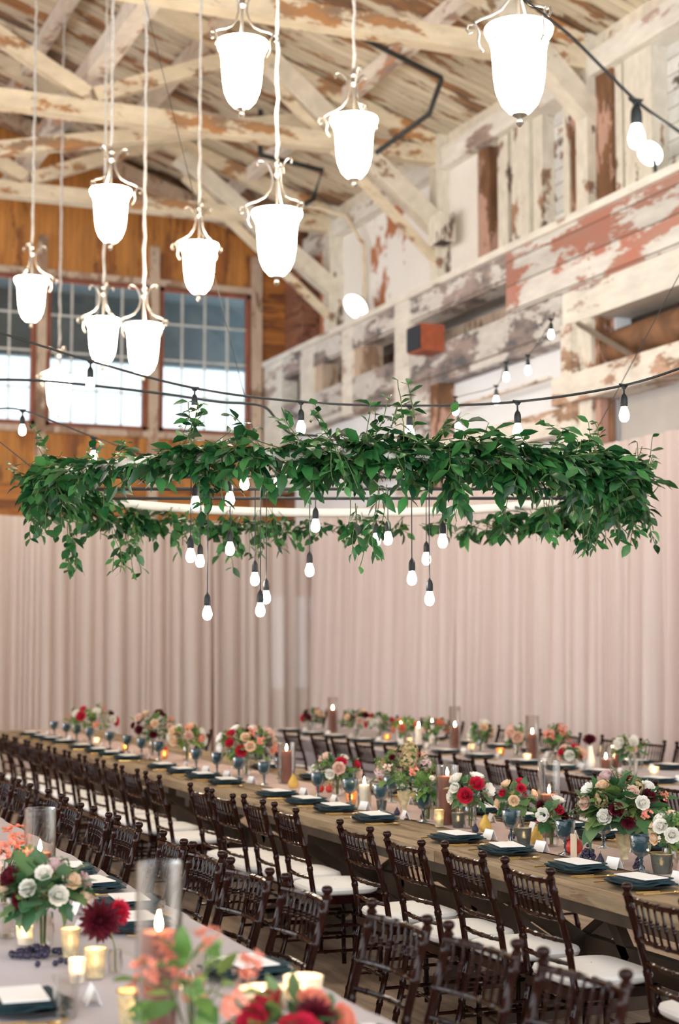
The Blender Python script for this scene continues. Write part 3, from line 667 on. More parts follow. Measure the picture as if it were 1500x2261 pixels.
# ---------------------------------------------------------------- bulbs
bulb_me = MB().lathe([(.001, -.078), (.011, -.076), (.019, -.069), (.024, -.056), (.0245, -.044), (.0215, -.030), (.015, -.012), (.0115, .0)], n=16).mesh('bulb', 'bulb_glow')
sock_me = MB().lathe([(.0145, -.006), (.017, .0), (.0175, .012), (.0165, .035), (.012, .048), (.006, .055), (.004, .062)], n=12, cap=True).mesh('socket', 'black')
PB = [(421, 1228), (442, 1240), (508, 1213), (508, 1103), (432, 1113), (540, 1068), (563, 1280), (575, 1348), (588, 1320), (458, 1355), (684, 1260), (697, 1162), (614, 1072), (831, 1193), (857, 1190), (910, 1278), (942, 1235), (949, 1323), (978, 1196)]
for i, (px, py) in enumerate(PB):
    dd = (-.62, 0.0, .55)[(i * 2) % 3]
    if py > 1240: dd = -.62 if i % 2 else 0.0
    if py < 1120: dd = -.62
    rr = ray(px, py); k_ = (HC - EYEV).dot(f2) + dd; p = EYEV + rr * (k_ / rr.dot(f2)); p.z += .045
    t = thing('pendant_bulb', 'bare bulb on a black cord under the hoop, %s from the left' % ORD[sorted(PB).index((px, py))].replace('nearest', 'first'), 'light bulb', p, 0, 'bare bulbs hanging from the hoop')
    inst(bulb_me, 'bulb', t); inst(sock_me, 'socket', t)
    L = 2.615 - p.z
    if L > .07: MB().tube([(0, 0, .06), (0, 0, L)], .003, 6).build('cord', 'rubber', t)

def spline(pts, n=10):
    out = []
    for i in range(len(pts) - 1):
        p0 = pts[max(i - 1, 0)]; p1 = pts[i]; p2 = pts[i + 1]; p3 = pts[min(i + 2, len(pts) - 1)]
        for k in range(n):
            u = k / n
            out.append(.5 * ((2 * p1) + (-p0 + p2) * u + (2 * p0 - 5 * p1 + 4 * p2 - p3) * u * u + (-p0 + 3 * p1 - 3 * p2 + p3) * u ** 3))
    out.append(pts[-1]); return out
def string_lights(pts, bulbs, r, label, s=1.0):
    P3 = [at_d(*p) for p in pts]; c = P3[0]
    t = thing('string_lights', label, 'string lights', c, 0)
    MB().tube([p - c for p in spline(P3)], r, 6).build('cable', 'rubber', t)
    for (px, py, d, drop) in bulbs:
        p = at_d(px, py, d) - c
        so = inst(sock_me, 'socket', t, p + Vector((0, 0, -drop - .06)), None, s)
        MB().tube([(0, 0, .0), (0, 0, (drop) / s + .0)], .005, 6).build('lead', 'rubber', so, (0, 0, .055))
        MB().tube([(-.004, 0, 0), (-.022, 0, .014), (.022, 0, .014), (.004, 0, 0)], .007, 6).build('clip', 'rubber', so, (0, 0, drop / s + .048))
        inst(bulb_me, 'bulb', so)
d1 = [(-30, 725, 9.2), (200, 797, 9.0), (430, 857, 8.6), (665, 887, 8.3), (905, 896, 8.0), (1143, 887, 7.7), (1378, 851, 7.4), (1530, 803, 7.2)]
string_lights(d1, [(200, 797, 9.0, .03), (430, 857, 8.6, .03), (665, 887, 8.3, .035), (905, 896, 8.0, .035), (1143, 887, 7.7, .04), (1378, 851, 7.4, .035)], .0065, 'black festoon cable of bare bulbs stretched across above the green hoop')
string_lights([(-20, 838, 9.6), (110, 842, 9.6), (350, 868, 9.5), (480, 887, 9.4), (575, 895, 9.3), (610, 925, 9.2), (640, 955, 9.1), (700, 962, 8.9)], [], .008, 'black power cable sagging across the windows to the hoop')
string_lights([(-20, 905, 10.5), (50, 906, 10.5), (207, 965, 10.5), (330, 1008, 10.4), (480, 1040, 10.3)], [(50, 906, 10.5, .03), (207, 967, 10.5, .02)], .005, 'festoon cable with two lit bulbs below the left windows')
string_lights([(1120, -30, 4.9), (1255, 75, 4.8), (1405, 222, 4.7), (1530, 310, 4.6)], [(1405, 222, 4.7, .008)], .005, 'festoon cable with one lit bulb at the top right', 1.0)
string_lights([(1225, 690, 12.5), (1217, 712, 12.5), (1166, 785, 12.8), (1118, 800, 13), (1096, 852, 13.2), (1006, 880, 13.8), (1010, 915, 14)],
              [(1217, 705, 12.5, .02), (1166, 785, 12.8, .02), (1118, 800, 13, .02), (1096, 852, 13.2, .02), (1006, 876, 13.8, .02), (1012, 912, 14, .02)], .003, 'thin distant string of small bulbs before the right wall')

# ================================================================ CHAIRS
def node_tube(m, pts, r, nodes, rr, n=8):
    """bamboo-turned bar: straight path with ring nodes"""
    pts = [Vector(p) for p in pts]; L = [0]
    for a, b in zip(pts, pts[1:]): L.append(L[-1] + (b - a).length)
    tot = L[-1]
    def at(s):
        for i in range(len(pts) - 1):
            if s <= L[i + 1] or i == len(pts) - 2: return pts[i].lerp(pts[i + 1], (s - L[i]) / (L[i + 1] - L[i]))
    st = set([(x, r) for x in L])
    for q in nodes:
        s = q * tot
        for ds, k in ((-.012, r), (-.006, rr), (0, rr * .93), (.006, rr), (.012, r)):
            if 0 <= s + ds <= tot: st.add((s + ds, k))
    st = sorted(st); m.tube([at(s) for s, _ in st], [k for _, k in st], n)
CM = {}
def chair_meshes():
    # local frame: chair faces +x, y across, back posts at x=0 (top), z up
    ztop = .90
    for sd, nm in ((-1, 'L'), (1, 'R')):
        m = MB(); y = sd * .178
        node_tube(m, [(.02, y * 1.02, 0), (.075, y * 1.0, .22), (.105, y, .43), (.075, y, .62), (0, y, ztop - .028)], .0145, [.12, .27, .4, .52, .68, .82, .95], .0178)
        m.lathe([(.0145, -.03), (.019, -.026), (.015, -.018), (.011, -.012), (.018, -.004), (.0205, .005), (.017, .014), (.010, .018), (.001, .0195)], (0, y, ztop), 10)
        CM['post' + nm] = m.mesh('back_post', 'mahogany')
        m = MB(); y = sd * .19
        node_tube(m, [(.475, y, 0), (.465, y * .98, .42)], .013, [.15, .4, .7, .92], .0175)
        CM['leg' + nm] = m.mesh('leg', 'mahogany')
    def rail(z, x, r, bow=.022, nodes=(.2, .4, .6, .8)):
        m = MB(); k = 8
        node_tube(m, [(x - bow * math.sin(PI * i / k), -.178 + .356 * i / k, z) for i in range(k + 1)], r, nodes, r * 1.2); return m
    CM['top'] = rail(.862, .012, .011).mesh('top_rail', 'mahogany')
    for i, (z, x) in enumerate([(.72, .047), (.635, .072), (.55, .087)]): CM['rail%d' % i] = rail(z, x, .0095).mesh('rail', 'mahogany')
    m = MB(); node_tube(m, [(.035, 0, 0), (0, 0, .142)], .0055, [.45, .55], .0085, 6); CM['spindle'] = m.mesh('spindle', 'mahogany')
    m = MB()
    m.add([], [])
    prof_ = []; pts = []
    for i in range(24):
        a = 2 * PI * i / 24; ca, sa = math.cos(a), math.sin(a)
        sx = math.copysign(abs(ca) ** .45, ca); sy = math.copysign(abs(sa) ** .45, sa); pts.append((sx, sy))
    rings = [(.90, 0), (1.0, .012), (1.03, .028), (1.0, .042), (.85, .052), (.5, .058), (.02, .060)]
    vs_ = []
    for s_, z in rings:
        for sx, sy in pts: vs_.append((.285 + sx * .195 * s_, sy * (.198 - .012 * (1 - sx) / 2) * s_, .452 + z))
    fs_ = [(k * 24 + j, k * 24 + (j + 1) % 24, (k + 1) * 24 + (j + 1) % 24, (k + 1) * 24 + j) for k in range(6) for j in range(24)]
    fs_.append(tuple(range(23, -1, -1)))
    CM['cushion'] = MB().add(vs_, fs_).mesh('seat_cushion', 'cushion')
    m = MB()
    for a, b in [((.1, -.18, .43), (.47, -.19, .43)), ((.1, .18, .43), (.47, .19, .43)), ((.1, -.18, .43), (.1, .18, .43)), ((.47, -.19, .43), (.47, .19, .43))]: m.bar(a, b, .022, .036)
    m.box((.1, -.18, .435), (.47, .18, .452)); CM['frame'] = m.mesh('seat_frame', 'mahogany', False)
    for nm, a, b in [('sL', (.06, -.18, .17), (.47, -.188, .17)), ('sR', (.06, .18, .17), (.47, .188, .17)), ('sF', (.47, -.188, .24), (.47, .188, .24)), ('sB', (.075, -.18, .22), (.075, .18, .22)), ('sL2', (.09, -.18, .3), (.47, -.188, .3)), ('sR2', (.09, .18, .3), (.47, .188, .3))]:
        m = MB(); node_tube(m, [a, b], .008, [.25, .5, .75], .011, 6); CM[nm] = m.mesh('stretcher', 'mahogany')
chair_meshes()
def make_chair():
    t = thing('chiavari_chair', 'x', 'chair')
    for k in ('postL', 'postR'): inst(CM[k], 'back_post', t)
    for k in ('legL', 'legR'): inst(CM[k], 'leg', t)
    inst(CM['top'], 'top_rail', t)
    for k in ('rail0', 'rail1', 'rail2'): inst(CM[k], 'rail', t)
    for k in range(7):
        y = -.178 + .356 * (k + 1) / 8; inst(CM['spindle'], 'spindle', t, (.012 - .018 * math.sin(PI * (k + 1) / 8), y, .722))
    inst(CM['frame'], 'seat_frame', t); cu = inst(CM['cushion'], 'seat_cushion', t); cu['label'] = 'ivory padded seat cushion'
    for k in ('sL', 'sR', 'sF', 'sB', 'sL2', 'sR2'): inst(CM[k], 'stretcher', t)
    return t
chair = Stamp(make_chair())
bpy.context.view_layer.update()
# row beside the wooden table: left and right finials read off the photo, backs towards the front-left
mid = [(974, 1076), (1108, 1225), (857, 929), (749, 820), (603, 657), (532, 588), (470, 512), (416, 462), (317, 357), (267, 306), (226, 258), (186, 216), (150, 178), (118, 145), (88, 111), (62, 84), (36, 56), (14, 32), (-10, 8)]
mid = sorted(mid, key=lambda q: -q[0]); mid = [(1381, 1515)] + mid
rj = random.Random(3)
for i, (a, b) in enumerate(mid):
    X = 3.10 if a > 900 else (3.03 if a > 500 else 2.98)
    if a > 1300: X = 3.15
    ya_, yb_ = y_on(a, X, .9), y_on(b, X, .9); y = (ya_ + yb_) / 2
    chair.put((X, y, 0), rj.uniform(-.04, .04), 'dark mahogany chiavari chair, %s along the near side of the wooden table' % ORD[i], 'chairs along the near side of the wooden table')
fr_ = [(1199, 2099, 1383, 2143), (990, 2040, 1142, 2076), (822, 1990, 943, 2025), (631, 1932, 723, 1961), (513, 1897, 592, 1919), (428, 1862, 488, 1882), (360, 1836, 407, 1856), (261, 1803, 306, 1818), (207, 1782, 241, 1797), (146, 1762, 178, 1776), (106, 1745, 136, 1754), (42, 1721, 66, 1733), (14, 1709, 31, 1718), (-30, 1700, -10, 1706)]
for i, (a, b, c, d) in enumerate(fr_):
    p, q = at_z(a, b, .91), at_z(c, d, .91); y = (p.y + q.y) / 2; xx = (p.x + q.x) / 2 if i < 12 else 2.05
    ang = math.atan2(q.x - p.x, p.y - q.y) if i < 9 else 0
    chair.put((xx, y, 0), PI + max(-.12, min(.12, ang)), 'dark mahogany chiavari chair, %s in the front row facing the linen table' % ORD[i], 'chairs along the linen table in front')
far = [(627, 661), (686, 723), (735, 767), (785, 822), (849, 888), (927, 970), (1000, 1047), (1070, 1123), (1147, 1194), (1253, 1312), (1344, 1408), (1450, 1522), (571, 600), (523, 550)]
far.sort(key=lambda q: -q[0])
for i, (a, b) in enumerate(far):
    X = 5.77; y = (y_on(a, X, .9) + y_on(b, X, .9)) / 2
    chair.put((X, y, 0), rj.uniform(-.06, .06), 'dark chiavari chair, %s along the near side of the far table' % ORDR[i], 'chairs along the near side of the far table')
ff = [(1043, 1083), (1097, 1141), (1190, 1232), (1240, 1286), (1331, 1378), (1413, 1471), (1493, 1550), (990, 1025), (930, 962), (700, 725), (760, 787), (850, 880)]
ff.sort(key=lambda q: -q[0])
for i, (a, b) in enumerate(ff):
    X = 8.27; y = (y_on(a, X, .9) + y_on(b, X, .9)) / 2
    chair.put((X, y, 0), PI + rj.uniform(-.06, .06), 'dark chiavari chair, %s against the blush drapes behind the far table' % ORDR[i], 'chairs against the blush drapes')
for i, (a, lab) in enumerate([(1245, 'dark chiavari chair half hidden behind the large bouquet of the wooden table'), (446, 'dark chiavari chair beyond the left bouquets of the wooden table')]):
    chair.put((5.08, y_on(a + 8, 5.08, .9), 0), PI, lab, None)

# ================================================================ TABLES
def farm_table(y0, y1, i):
    t = thing('farm_table', 'brown wooden trestle table, %s section of the long row' % ORD[i], 'table', (4.1, (y0 + y1) / 2, 0), 0, 'wooden tables joined in a long row')
    h = (y1 - y0) / 2 - .004; X0, X1 = -.63, .66
    MB().box((X0, -h, .705), (X1, h, .76)).build('tabletop', 'oak', t, smooth=False)
    MB().box((X0 + .12, -h + .1, .62), (X1 - .12, h - .1, .704)).build('apron', 'darkwood', t, smooth=False)
    for s in (-1, 1):
        y = s * (h - .35); m = MB()
        m.bar((-.42, y, .04), (.42, y, .60), .09, .09, (0, 1, 0)); m.bar((.42, y + .001, .04), (-.42, y + .001, .60), .088, .09, (0, 1, 0))
        m.box((-.5, y - .05, 0), (.5, y + .05, .07)); m.box((-.5, y - .05, .56), (.5, y + .05, .63))
        m.build('trestle', 'darkwood', t, smooth=False)
    m = MB(); m.bar((0, -h + .35, .32), (0, h - .35, .32), .05, .12); m.build('long_stretcher', 'darkwood', t, smooth=False)
    for s in (-1, 1): MB().bar((0, s * .45, .32), (0, s * (h - .5), .62), .05, .06).build('diagonal_brace', 'darkwood', t, smooth=False)
for i in range(7): farm_table(2.25 + 2.42 * i, 2.25 + 2.42 * (i + 1), i)
def cloth_strip(x0, x1, y0, y1, z, seed, mt, name, label, cat, drop=0):
    r = random.Random(seed); nx, ny = 10, int((y1 - y0) / .12); vs_ = []; c = Vector(((x0 + x1) / 2, (y0 + y1) / 2, 0))
    for j in range(ny + 1):
        y = y0 + (y1 - y0) * j / ny
        for i in range(nx + 1):
            u = i / nx; x = x0 + (x1 - x0) * u + (.02 * math.sin(y * 3.1 + seed) if i in (0, nx) else 0)
            vs_.append((x - c.x, y - c.y, z + .004 + .003 * math.sin(y * 7 + u * 9) * math.sin(y * 3.3 - u * 5)))
    fs_ = [(j * (nx + 1) + i, j * (nx + 1) + i + 1, (j + 1) * (nx + 1) + i + 1, (j + 1) * (nx + 1) + i) for j in range(ny) for i in range(nx)]
    o = MB().add(vs_, fs_).build(name, mt, None, c); return tag(o, label, cat)
cloth_strip(3.93, 4.33, 2.6, 19.1, .762, 2, 'runner', 'table_runner', 'dusty pink runner down the middle of the wooden table', 'table runner')
def linen_table(x0, x1, y0, y1, lab, lab2, seed):
    t = thing('banquet_table', lab, 'table', ((x0 + x1) / 2, (y0 + y1) / 2, 0)); hx, hy = (x1 - x0) / 2 - .02, (y1 - y0) / 2 - .02
    MB().box((-hx, -hy, .73), (hx, hy, .755)).build('tabletop', 'darkwood', t, smooth=False)
    k = int((y1 - y0) / 2.4) + 1
    for i in range(k + 1):
        for s in (-1, 1):
            y = -hy + .2 + (2 * hy - .4) * i / k; MB().tube([(s * (hx - .12), y, 0), (s * (hx - .12), y, .73)], .02).build('leg', 'iron', t)
    # cloth: top plus hanging sides with folds
    m = MB(); r = random.Random(seed); per = []; st = .05
    for a, b in [((x0, y0), (x1, y0)), ((x1, y0), (x1, y1)), ((x1, y1), (x0, y1)), ((x0, y1), (x0, y0))]:
        n = int(math.hypot(b[0] - a[0], b[1] - a[1]) / st); nr = Vector((b[1] - a[1], -(b[0] - a[0]), 0)).normalized()
        for i in range(n): per.append((Vector((a[0] + (b[0] - a[0]) * i / n, a[1] + (b[1] - a[1]) * i / n, 0)), nr))
    N_ = len(per); c = Vector(((x0 + x1) / 2, (y0 + y1) / 2, 0)); vs_ = []
    for z, k_ in [(.767, 0), (.76, .25), (.6, .5), (.35, .8), (.03, 1.0)]:
        for i, (p, nr) in enumerate(per):
            s = i * st; o_ = (.03 * math.sin(s * 14 + math.sin(s * 3)) + .02 * math.sin(s * 5.3)) * k_ + .012 * min(1, k_ * 4) + .02 * k_ - (.2 * min(1, max(0, k_ - .25) * 4) if abs(nr.x) > .5 else 0); q = p + nr * o_ - c; vs_.append((q.x, q.y, z))
    fs_ = [(k * N_ + i, (k + 1) * N_ + i, (k + 1) * N_ + (i + 1) % N_, k * N_ + (i + 1) % N_) for k in range(4) for i in range(N_)]
    fs_.append(tuple(range(N_))); m.add(vs_, fs_)
    tag(m.build('tablecloth', 'linen', None, c), lab2, 'tablecloth')
linen_table(.35, 1.77, 1.2, 9.6, 'long banquet table in the left foreground, hidden under grey linen', 'grey linen cloth covering the table in the left foreground', 1)
linen_table(6.35, 7.75, 5.5, 18.2, 'long banquet table near the drapes, hidden under grey linen', 'grey linen cloth covering the far table by the drapes', 2)

# ================================================================ SETTINGS
def wob(a): return 1 + .012 * math.sin(8 * a)
plate0 = MB().lathe([(.001, .004), (.08, .004), (.10, .008), (.135, .018), (.14, .02), (.135, .014), (.1, .002), (.001, .0)], n=32, rfun=wob).build('plate', 'plate')
def napkin_mesh():
    m = MB()
    for lay, (sx, sy, z, a) in enumerate([(.115, .10, .018, .05), (.105, .092, .026, -.08), (.10, .088, .034, .1)]):
        n = 12; vs_ = []
        R = Matrix.Rotation(a, 3, 'Z')
        for k, dz in ((0, 0), (1, .0075)):
            for j in range(n + 1):
                for i in range(n + 1):
                    u, v = i / n * 2 - 1, j / n * 2 - 1
                    e = max(abs(u), abs(v)); p = R @ Vector((u * sx, v * sy, 0))
                    vs_.append((p.x, p.y, z + dz * (1 - .3 * e ** 6) + .004 * math.sin(u * 5 + lay) * e))
        o_ = (n + 1) ** 2; fs_ = []
        for j in range(n):
            for i in range(n):
                a0 = j * (n + 1) + i; fs_.append((a0 + n + 1, a0 + n + 2, a0 + 1, a0)); fs_.append((a0 + o_, a0 + 1 + o_, a0 + n + 2 + o_, a0 + n + 1 + o_))
        for i in range(n):
            for e in ((i, i + 1), (n * (n + 1) + i + 1, n * (n + 1) + i), ((i + 1) * (n + 1), i * (n + 1)), (i * (n + 1) + n, (i + 1) * (n + 1) + n)):
                fs_.append((e[0], e[1], e[1] + o_, e[0] + o_))
        m.add(vs_, fs_)
    return m
nap0 = napkin_mesh().build('napkin', 'napkin')
menu0 = MB().box((-.098, -.062, 0), (.098, .062, .003)).build('menu_card', 'card', smooth=False)
tent0 = MB().add([(-.022, -.04, 0), (.022, -.04, 0), (.022, .04, 0), (-.022, .04, 0), (0, -.04, .05), (0, .04, .05), (-.019, -.04, 0), (.019, -.04, 0), (0, -.04, .047), (-.019, .04, 0), (.019, .04, 0), (0, .04, .047)],
                 [(0, 4, 5, 3), (1, 2, 5, 4), (6, 9, 11, 8), (7, 8, 11, 10), (0, 6, 8, 4), (1, 4, 8, 7), (3, 5, 11, 9), (2, 10, 11, 5)]).build('place_card', 'card', smooth=False)
def fork_mesh():
    m = MB(); m.tube([(-.1, 0, .004), (-.02, 0, .005), (.04, 0, .008)], [.004, .0028, .003], 6)
    m.tube([(.04, 0, .008), (.06, 0, .006)], [.004, .009], 6)
    for y in (-.009, -.003, .003, .009): m.tube([(.058, y, .006), (.1, y, .01)], [.0018, .001], 5)
    return m
def knife_mesh():
    m = MB(); m.tube([(-.11, 0, .004), (0, 0, .005)], [.005, .0035], 6); m.box((0, -.008, .002), (.1, .006, .0045)); m.tube([(.095, -.001, .003), (.112, .003, .003)], [.006, .002], 5); return m
def spoon_mesh():
    m = MB(); m.tube([(-.1, 0, .004), (.04, 0, .005)], [.004, .0026], 6); m.ball((.065, 0, .006), .02, 10, 6, .25); return m
fork0 = fork_mesh().build('fork', 'gold'); knife0 = knife_mesh().build('knife', 'gold'); spoon0 = spoon_mesh().build('spoon', 'gold')
for o, l, c in ((plate0, 'p', 'plate'), (nap0, 'n', 'napkin'), (menu0, 'm', 'menu card'), (tent0, 't', 'place card'), (fork0, 'f', 'fork'), (knife0, 'k', 'knife'), (spoon0, 's', 'spoon')): tag(o, l, c)
PL, NP, MN, TN, FK, KN, SP = [Stamp(o) for o in (plate0, nap0, menu0, tent0, fork0, knife0, spoon0)]
goblet0 = thing('goblet', 'x', 'goblet')
def flute(a): return 1 + .02 * math.cos(12 * a)
MB().lathe([(.047, .162), (.049, .159), (.047, .128), (.043, .10), (.030, .078), (.013, .068), (.001, .066)], n=24, rfun=flute).lathe([(.0455, .160), (.043, .11), (.024, .082), (.001, .078)], n=24).lathe([(.047, .162), (.0455, .160)], n=24).build('bowl', 'goblet', goblet0)
MB().lathe([(.012, .070), (.008, .058), (.013, .052), (.0075, .044), (.0075, .02), (.012, .012)], n=14).build('stem', 'goblet', goblet0)
MB().lathe([(.012, .013), (.028, .006), (.036, .003), (.036, .0), (.001, .0)], n=24).build('foot', 'goblet', goblet0)
GB = Stamp(goblet0)
tum0 = tag(MB().lathe([(.026, .002), (.036, .11), (.0375, .11), (.0375, .109), (.028, .0), (.001, .0), (.001, .008), (.025, .008)][::-1], n=24).build('water_glass', 'hurricane'), 'x', 'glass'); TU = Stamp(tum0)
bpy.context.view_layer.update()
rs = random.Random(11)
def setting(X, Y, side, nm, zt=.765, gob='goblet', gp=None):
    """side: +1 guest sits at lower x, -1 at higher x"""
    r0 = rs.uniform(-.1, .1)
    PL.put((X, Y, zt), r0, 'charcoal plate, ' + nm, 'plates, ' + gp); NP.put((X, Y, zt), r0 + rs.uniform(-.2, .2), 'dark teal napkin, ' + nm, 'napkins, ' + gp)
    MN.put((X, Y, zt + .043), PI / 2 + r0 + rs.uniform(-.15, .15), 'white menu card, ' + nm, 'menus, ' + gp)
    FK.put((X - side * .02, Y + side * .175, zt), (0 if side > 0 else PI) + .05, 'gold fork, ' + nm, 'forks, ' + gp)
    KN.put((X - side * .02, Y - side * .165, zt), (0 if side > 0 else PI) - .05, 'gold knife, ' + nm, 'knives, ' + gp)
    SP.put((X - side * .02, Y - side * .20, zt), (0 if side > 0 else PI) - .02, 'gold spoon, ' + nm, 'spoons, ' + gp)
    if gob == 'goblet': GB.put((X + side * .24, Y - side * .14, zt), rs.uniform(0, 6), 'smoky blue goblet, ' + nm, 'blue goblets, ' + gp)
    elif gob == 'glass': TU.put((X + side * .22, Y - side * .13, zt), 0, 'clear water glass, ' + nm, 'water glasses, ' + gp)
    TN.put((X + side * .2, Y + side * .02, zt), rs.uniform(-.3, .3), 'white tent card, ' + nm, 'place cards, ' + gp)
px_pl = [1416, 1276, 1120, 1009, 828, 741, 677, 611, 500, 448, 403, 360, 283, 247, 218, 182, 140, 113, 92, 67]
for i, px in enumerate(px_pl):
    setting(3.72, y_on(px, 3.72, .77), 1, '%s setting on the near side of the wooden table' % ORD[i], gp='near side of the wooden table')
for i, px in enumerate([1460, 1330, 1245, 1150, 1070, 960, 860, 700, 590]):
    setting(4.5, y_on(px, 4.5, .77), -1, '%s setting on the back side of the wooden table' % ORD[i], gp='back side of the wooden table')
for i, px in enumerate([1455, 1325, 1240, 1160, 1060, 985, 905, 850, 800, 740, 690, 640]):
    setting(6.62, y_on(px, 6.62, .77), 1, '%s setting on the near side of the far table' % ORDR[i], .77, 'glass' if i % 2 else None, gp='near side of the far table')
for i, px in enumerate([1483, 1405, 1250, 1180, 1105, 1040, 960]):
    setting(7.48, y_on(px, 7.48, .77), -1, '%s setting on the drape side of the far table' % ORDR[i], .77, 'glass' if i % 2 == 0 else None, gp='drape side of the far table')
for i, (px, py) in enumerate([(800, 2300), (545, 2133), (300, 2032), (285, 1990), (205, 1950), (150, 1917)]):
    p = at_z(px, py, .80); setting(p.x, p.y, -1, '%s setting on the chair side of the front table' % ORD[i], .772, None, gp='chair side of the front table')
p = at_z(48, 2208, .80); setting(p.x, p.y, 1, 'at the lower left corner of the photo', .772, None, gp='left corner')

# ---------------------------------------------------------------- candles, glasses, votives
flame_me = MB().lathe([(.001, 0), (.006, .006), (.0085, .016), (.006, .030), (.002, .044), (.0005, .05)], n=10).mesh('flame', 'flame')
def candle(x, y, z, h, r, wax, label, hur=None, lit=True, group=None):
    t = thing('pillar_candle', label, 'candle', (x, y, z), 0, group)
    MB().lathe([(.001, 0), (r, 0), (r, h - .004), (r - .004, h), (r * .6, h - .004), (.001, h - .006)], n=22).build('wax', wax, t)
    MB().tube([(0, 0, h - .006), (.001, 0, h + .008)], .0012, 5).build('wick', 'black', t)
    if lit: inst(flame_me, 'flame', t, (0, 0, h + .002), None, .95)
    if hur:
        hh, hr, lab2 = hur
        o = MB().lathe([(.001, .0), (hr, .0), (hr, hh), (hr - .003, hh + .002), (hr - .004, hh), (hr - .004, .004), (.001, .004)], n=40, rfun=lambda a: 1 + .012 * math.sin(11 * a) + .008 * math.sin(17 * a)).build('hurricane_glass', 'hurricane', None, (x, y, z - .0)); t.location.z += .006
        tag(o, lab2, 'glass cylinder', None)
    return t
def votive(x, y, z, h, r, mt, label, lit=True, rim=False, flare=1.12):
    t = thing('votive_holder', label, 'candle holder', (x, y, z), rs.uniform(0, 6))
    MB().lathe([(.001, .0), (r * .82, 0), (r * .86, .006), (r, h * .5), (r * flare, h), (r * flare - .003, h), (r * .95, h * .5), (r * .8, .01), (.001, .01)], n=24, rfun=lambda a: 1 + .015 * math.cos(14 * a)).build('glass_cup', mt, t)
    if rim: MB().tube([(r * flare * math.cos(a), r * flare * math.sin(a), h) for a in [2 * PI * i / 24 for i in range(25)]], .0025, 6).build('gold_rim', 'gold', t)
    MB().lathe([(.001, .011), (r * .78, .011), (r * .8, h * .42), (.001, h * .42)], n=16).build('tea_light', 'wax_white', t)
    if lit: inst(flame_me, 'flame', t, (0, 0, h * .42), None, .7)
    return t
def onm(px, X, z=.8): return X, y_on(px, X, z)
def dist(x, y, z): return proj((x, y, z))[2]
def hcand(px, X, y_ct, y_gt, wpx, wax, lab, lab2, zt=.766, gw=1.35):
    """candle in a cylinder: heights from the photo rows of wax top and glass top"""
    x, y = onm(px, X, .95); r = wpx / 2 * dist(x, y, .9) / FPX
    h = z_at(y_ct, x, y) - zt; hg = z_at(y_gt, x, y) - zt
    candle(x, y, zt, max(.05, h), r, wax, lab, (max(h + .03, hg), r * gw, lab2))
hcand(350, 1.13, 2062, 1905, 80, 'wax_brown', 'tall brown pillar candle in the foreground cylinder', 'tall clear glass cylinder nearest in the foreground', .772, 1.28)
hcand(88, 1.32, 1886, 1785, 50, 'wax_brown', 'brown pillar candle in the cylinder at far left', 'clear glass cylinder at far left on the linen table', .772, 1.38)
hcand(988, 4.02, 1716, 1690, 46, 'wax_brown', 'brown pillar candle on the wooden table beside the green cluster', 'glass cylinder around the brown candle on the wooden table', .768, 1.12)
hcand(633, 4.15, 1660, 1640, 24, 'wax_brown', 'brown candle beside the tall left bouquet on the wooden table', 'glass cylinder beside the tall left bouquet', .768, 1.6)
hcand(1213, 4.25, 1756, 1680, 40, 'wax_blush' if 0 else 'wax_brown', 'short candle glowing in the embossed cylinder', 'embossed clear cylinder standing behind the anemone bouquet', .768, 1.25)
hcand(1005, 7.05, 1606, 1560, 17, 'wax_brown', 'brown candle on the far table, centre of the photo', 'glass cylinder on the far table, centre of the photo', .771, 1.5)
hcand(1176, 7.05, 1622, 1580, 20, 'wax_brown', 'brown candle on the far table behind the embossed cylinder', 'glass cylinder on the far table behind the embossed cylinder', .771, 1.5)
hcand(735, 7.05, 1568, 1540, 16, 'wax_blush' if 0 else 'wax_brown', 'leftmost brown candle on the far table', 'leftmost glass cylinder on the far table', .771, 1.5)
hcand(1338, 7.0, 1678, 1645, 22, 'wax_brown', 'short brown candle beside the white vase on the far table', 'wide glass beside the white vase on the far table', .771, 1.4)
hcand(1362, 7.1, 1655, 1630, 15, 'wax_brown', 'slim brown candle beside the white and green bouquet', 'slim glass beside the white and green bouquet', .771, 1.4)
x, y = onm(805, 3.98); candle(x, y, .768, .13, .033, 'wax_white', 'glowing white candle in the middle of the wooden table', (.16, .042, 'glass cup around the glowing white candle'))
for px, X, ptop, lab in [(925, 7.05, 1590, 'white glowing candle on the far table'), (955, 7.2, 1582, 'small white candle behind on the far table'), (885, 7.0, 1588, 'pair of pale candles left on the far table')]:
    x, y = onm(px, X); candle(x, y, .771, max(.06, z_at(ptop + 16, x, y) - .77), .035, 'wax_white', lab)
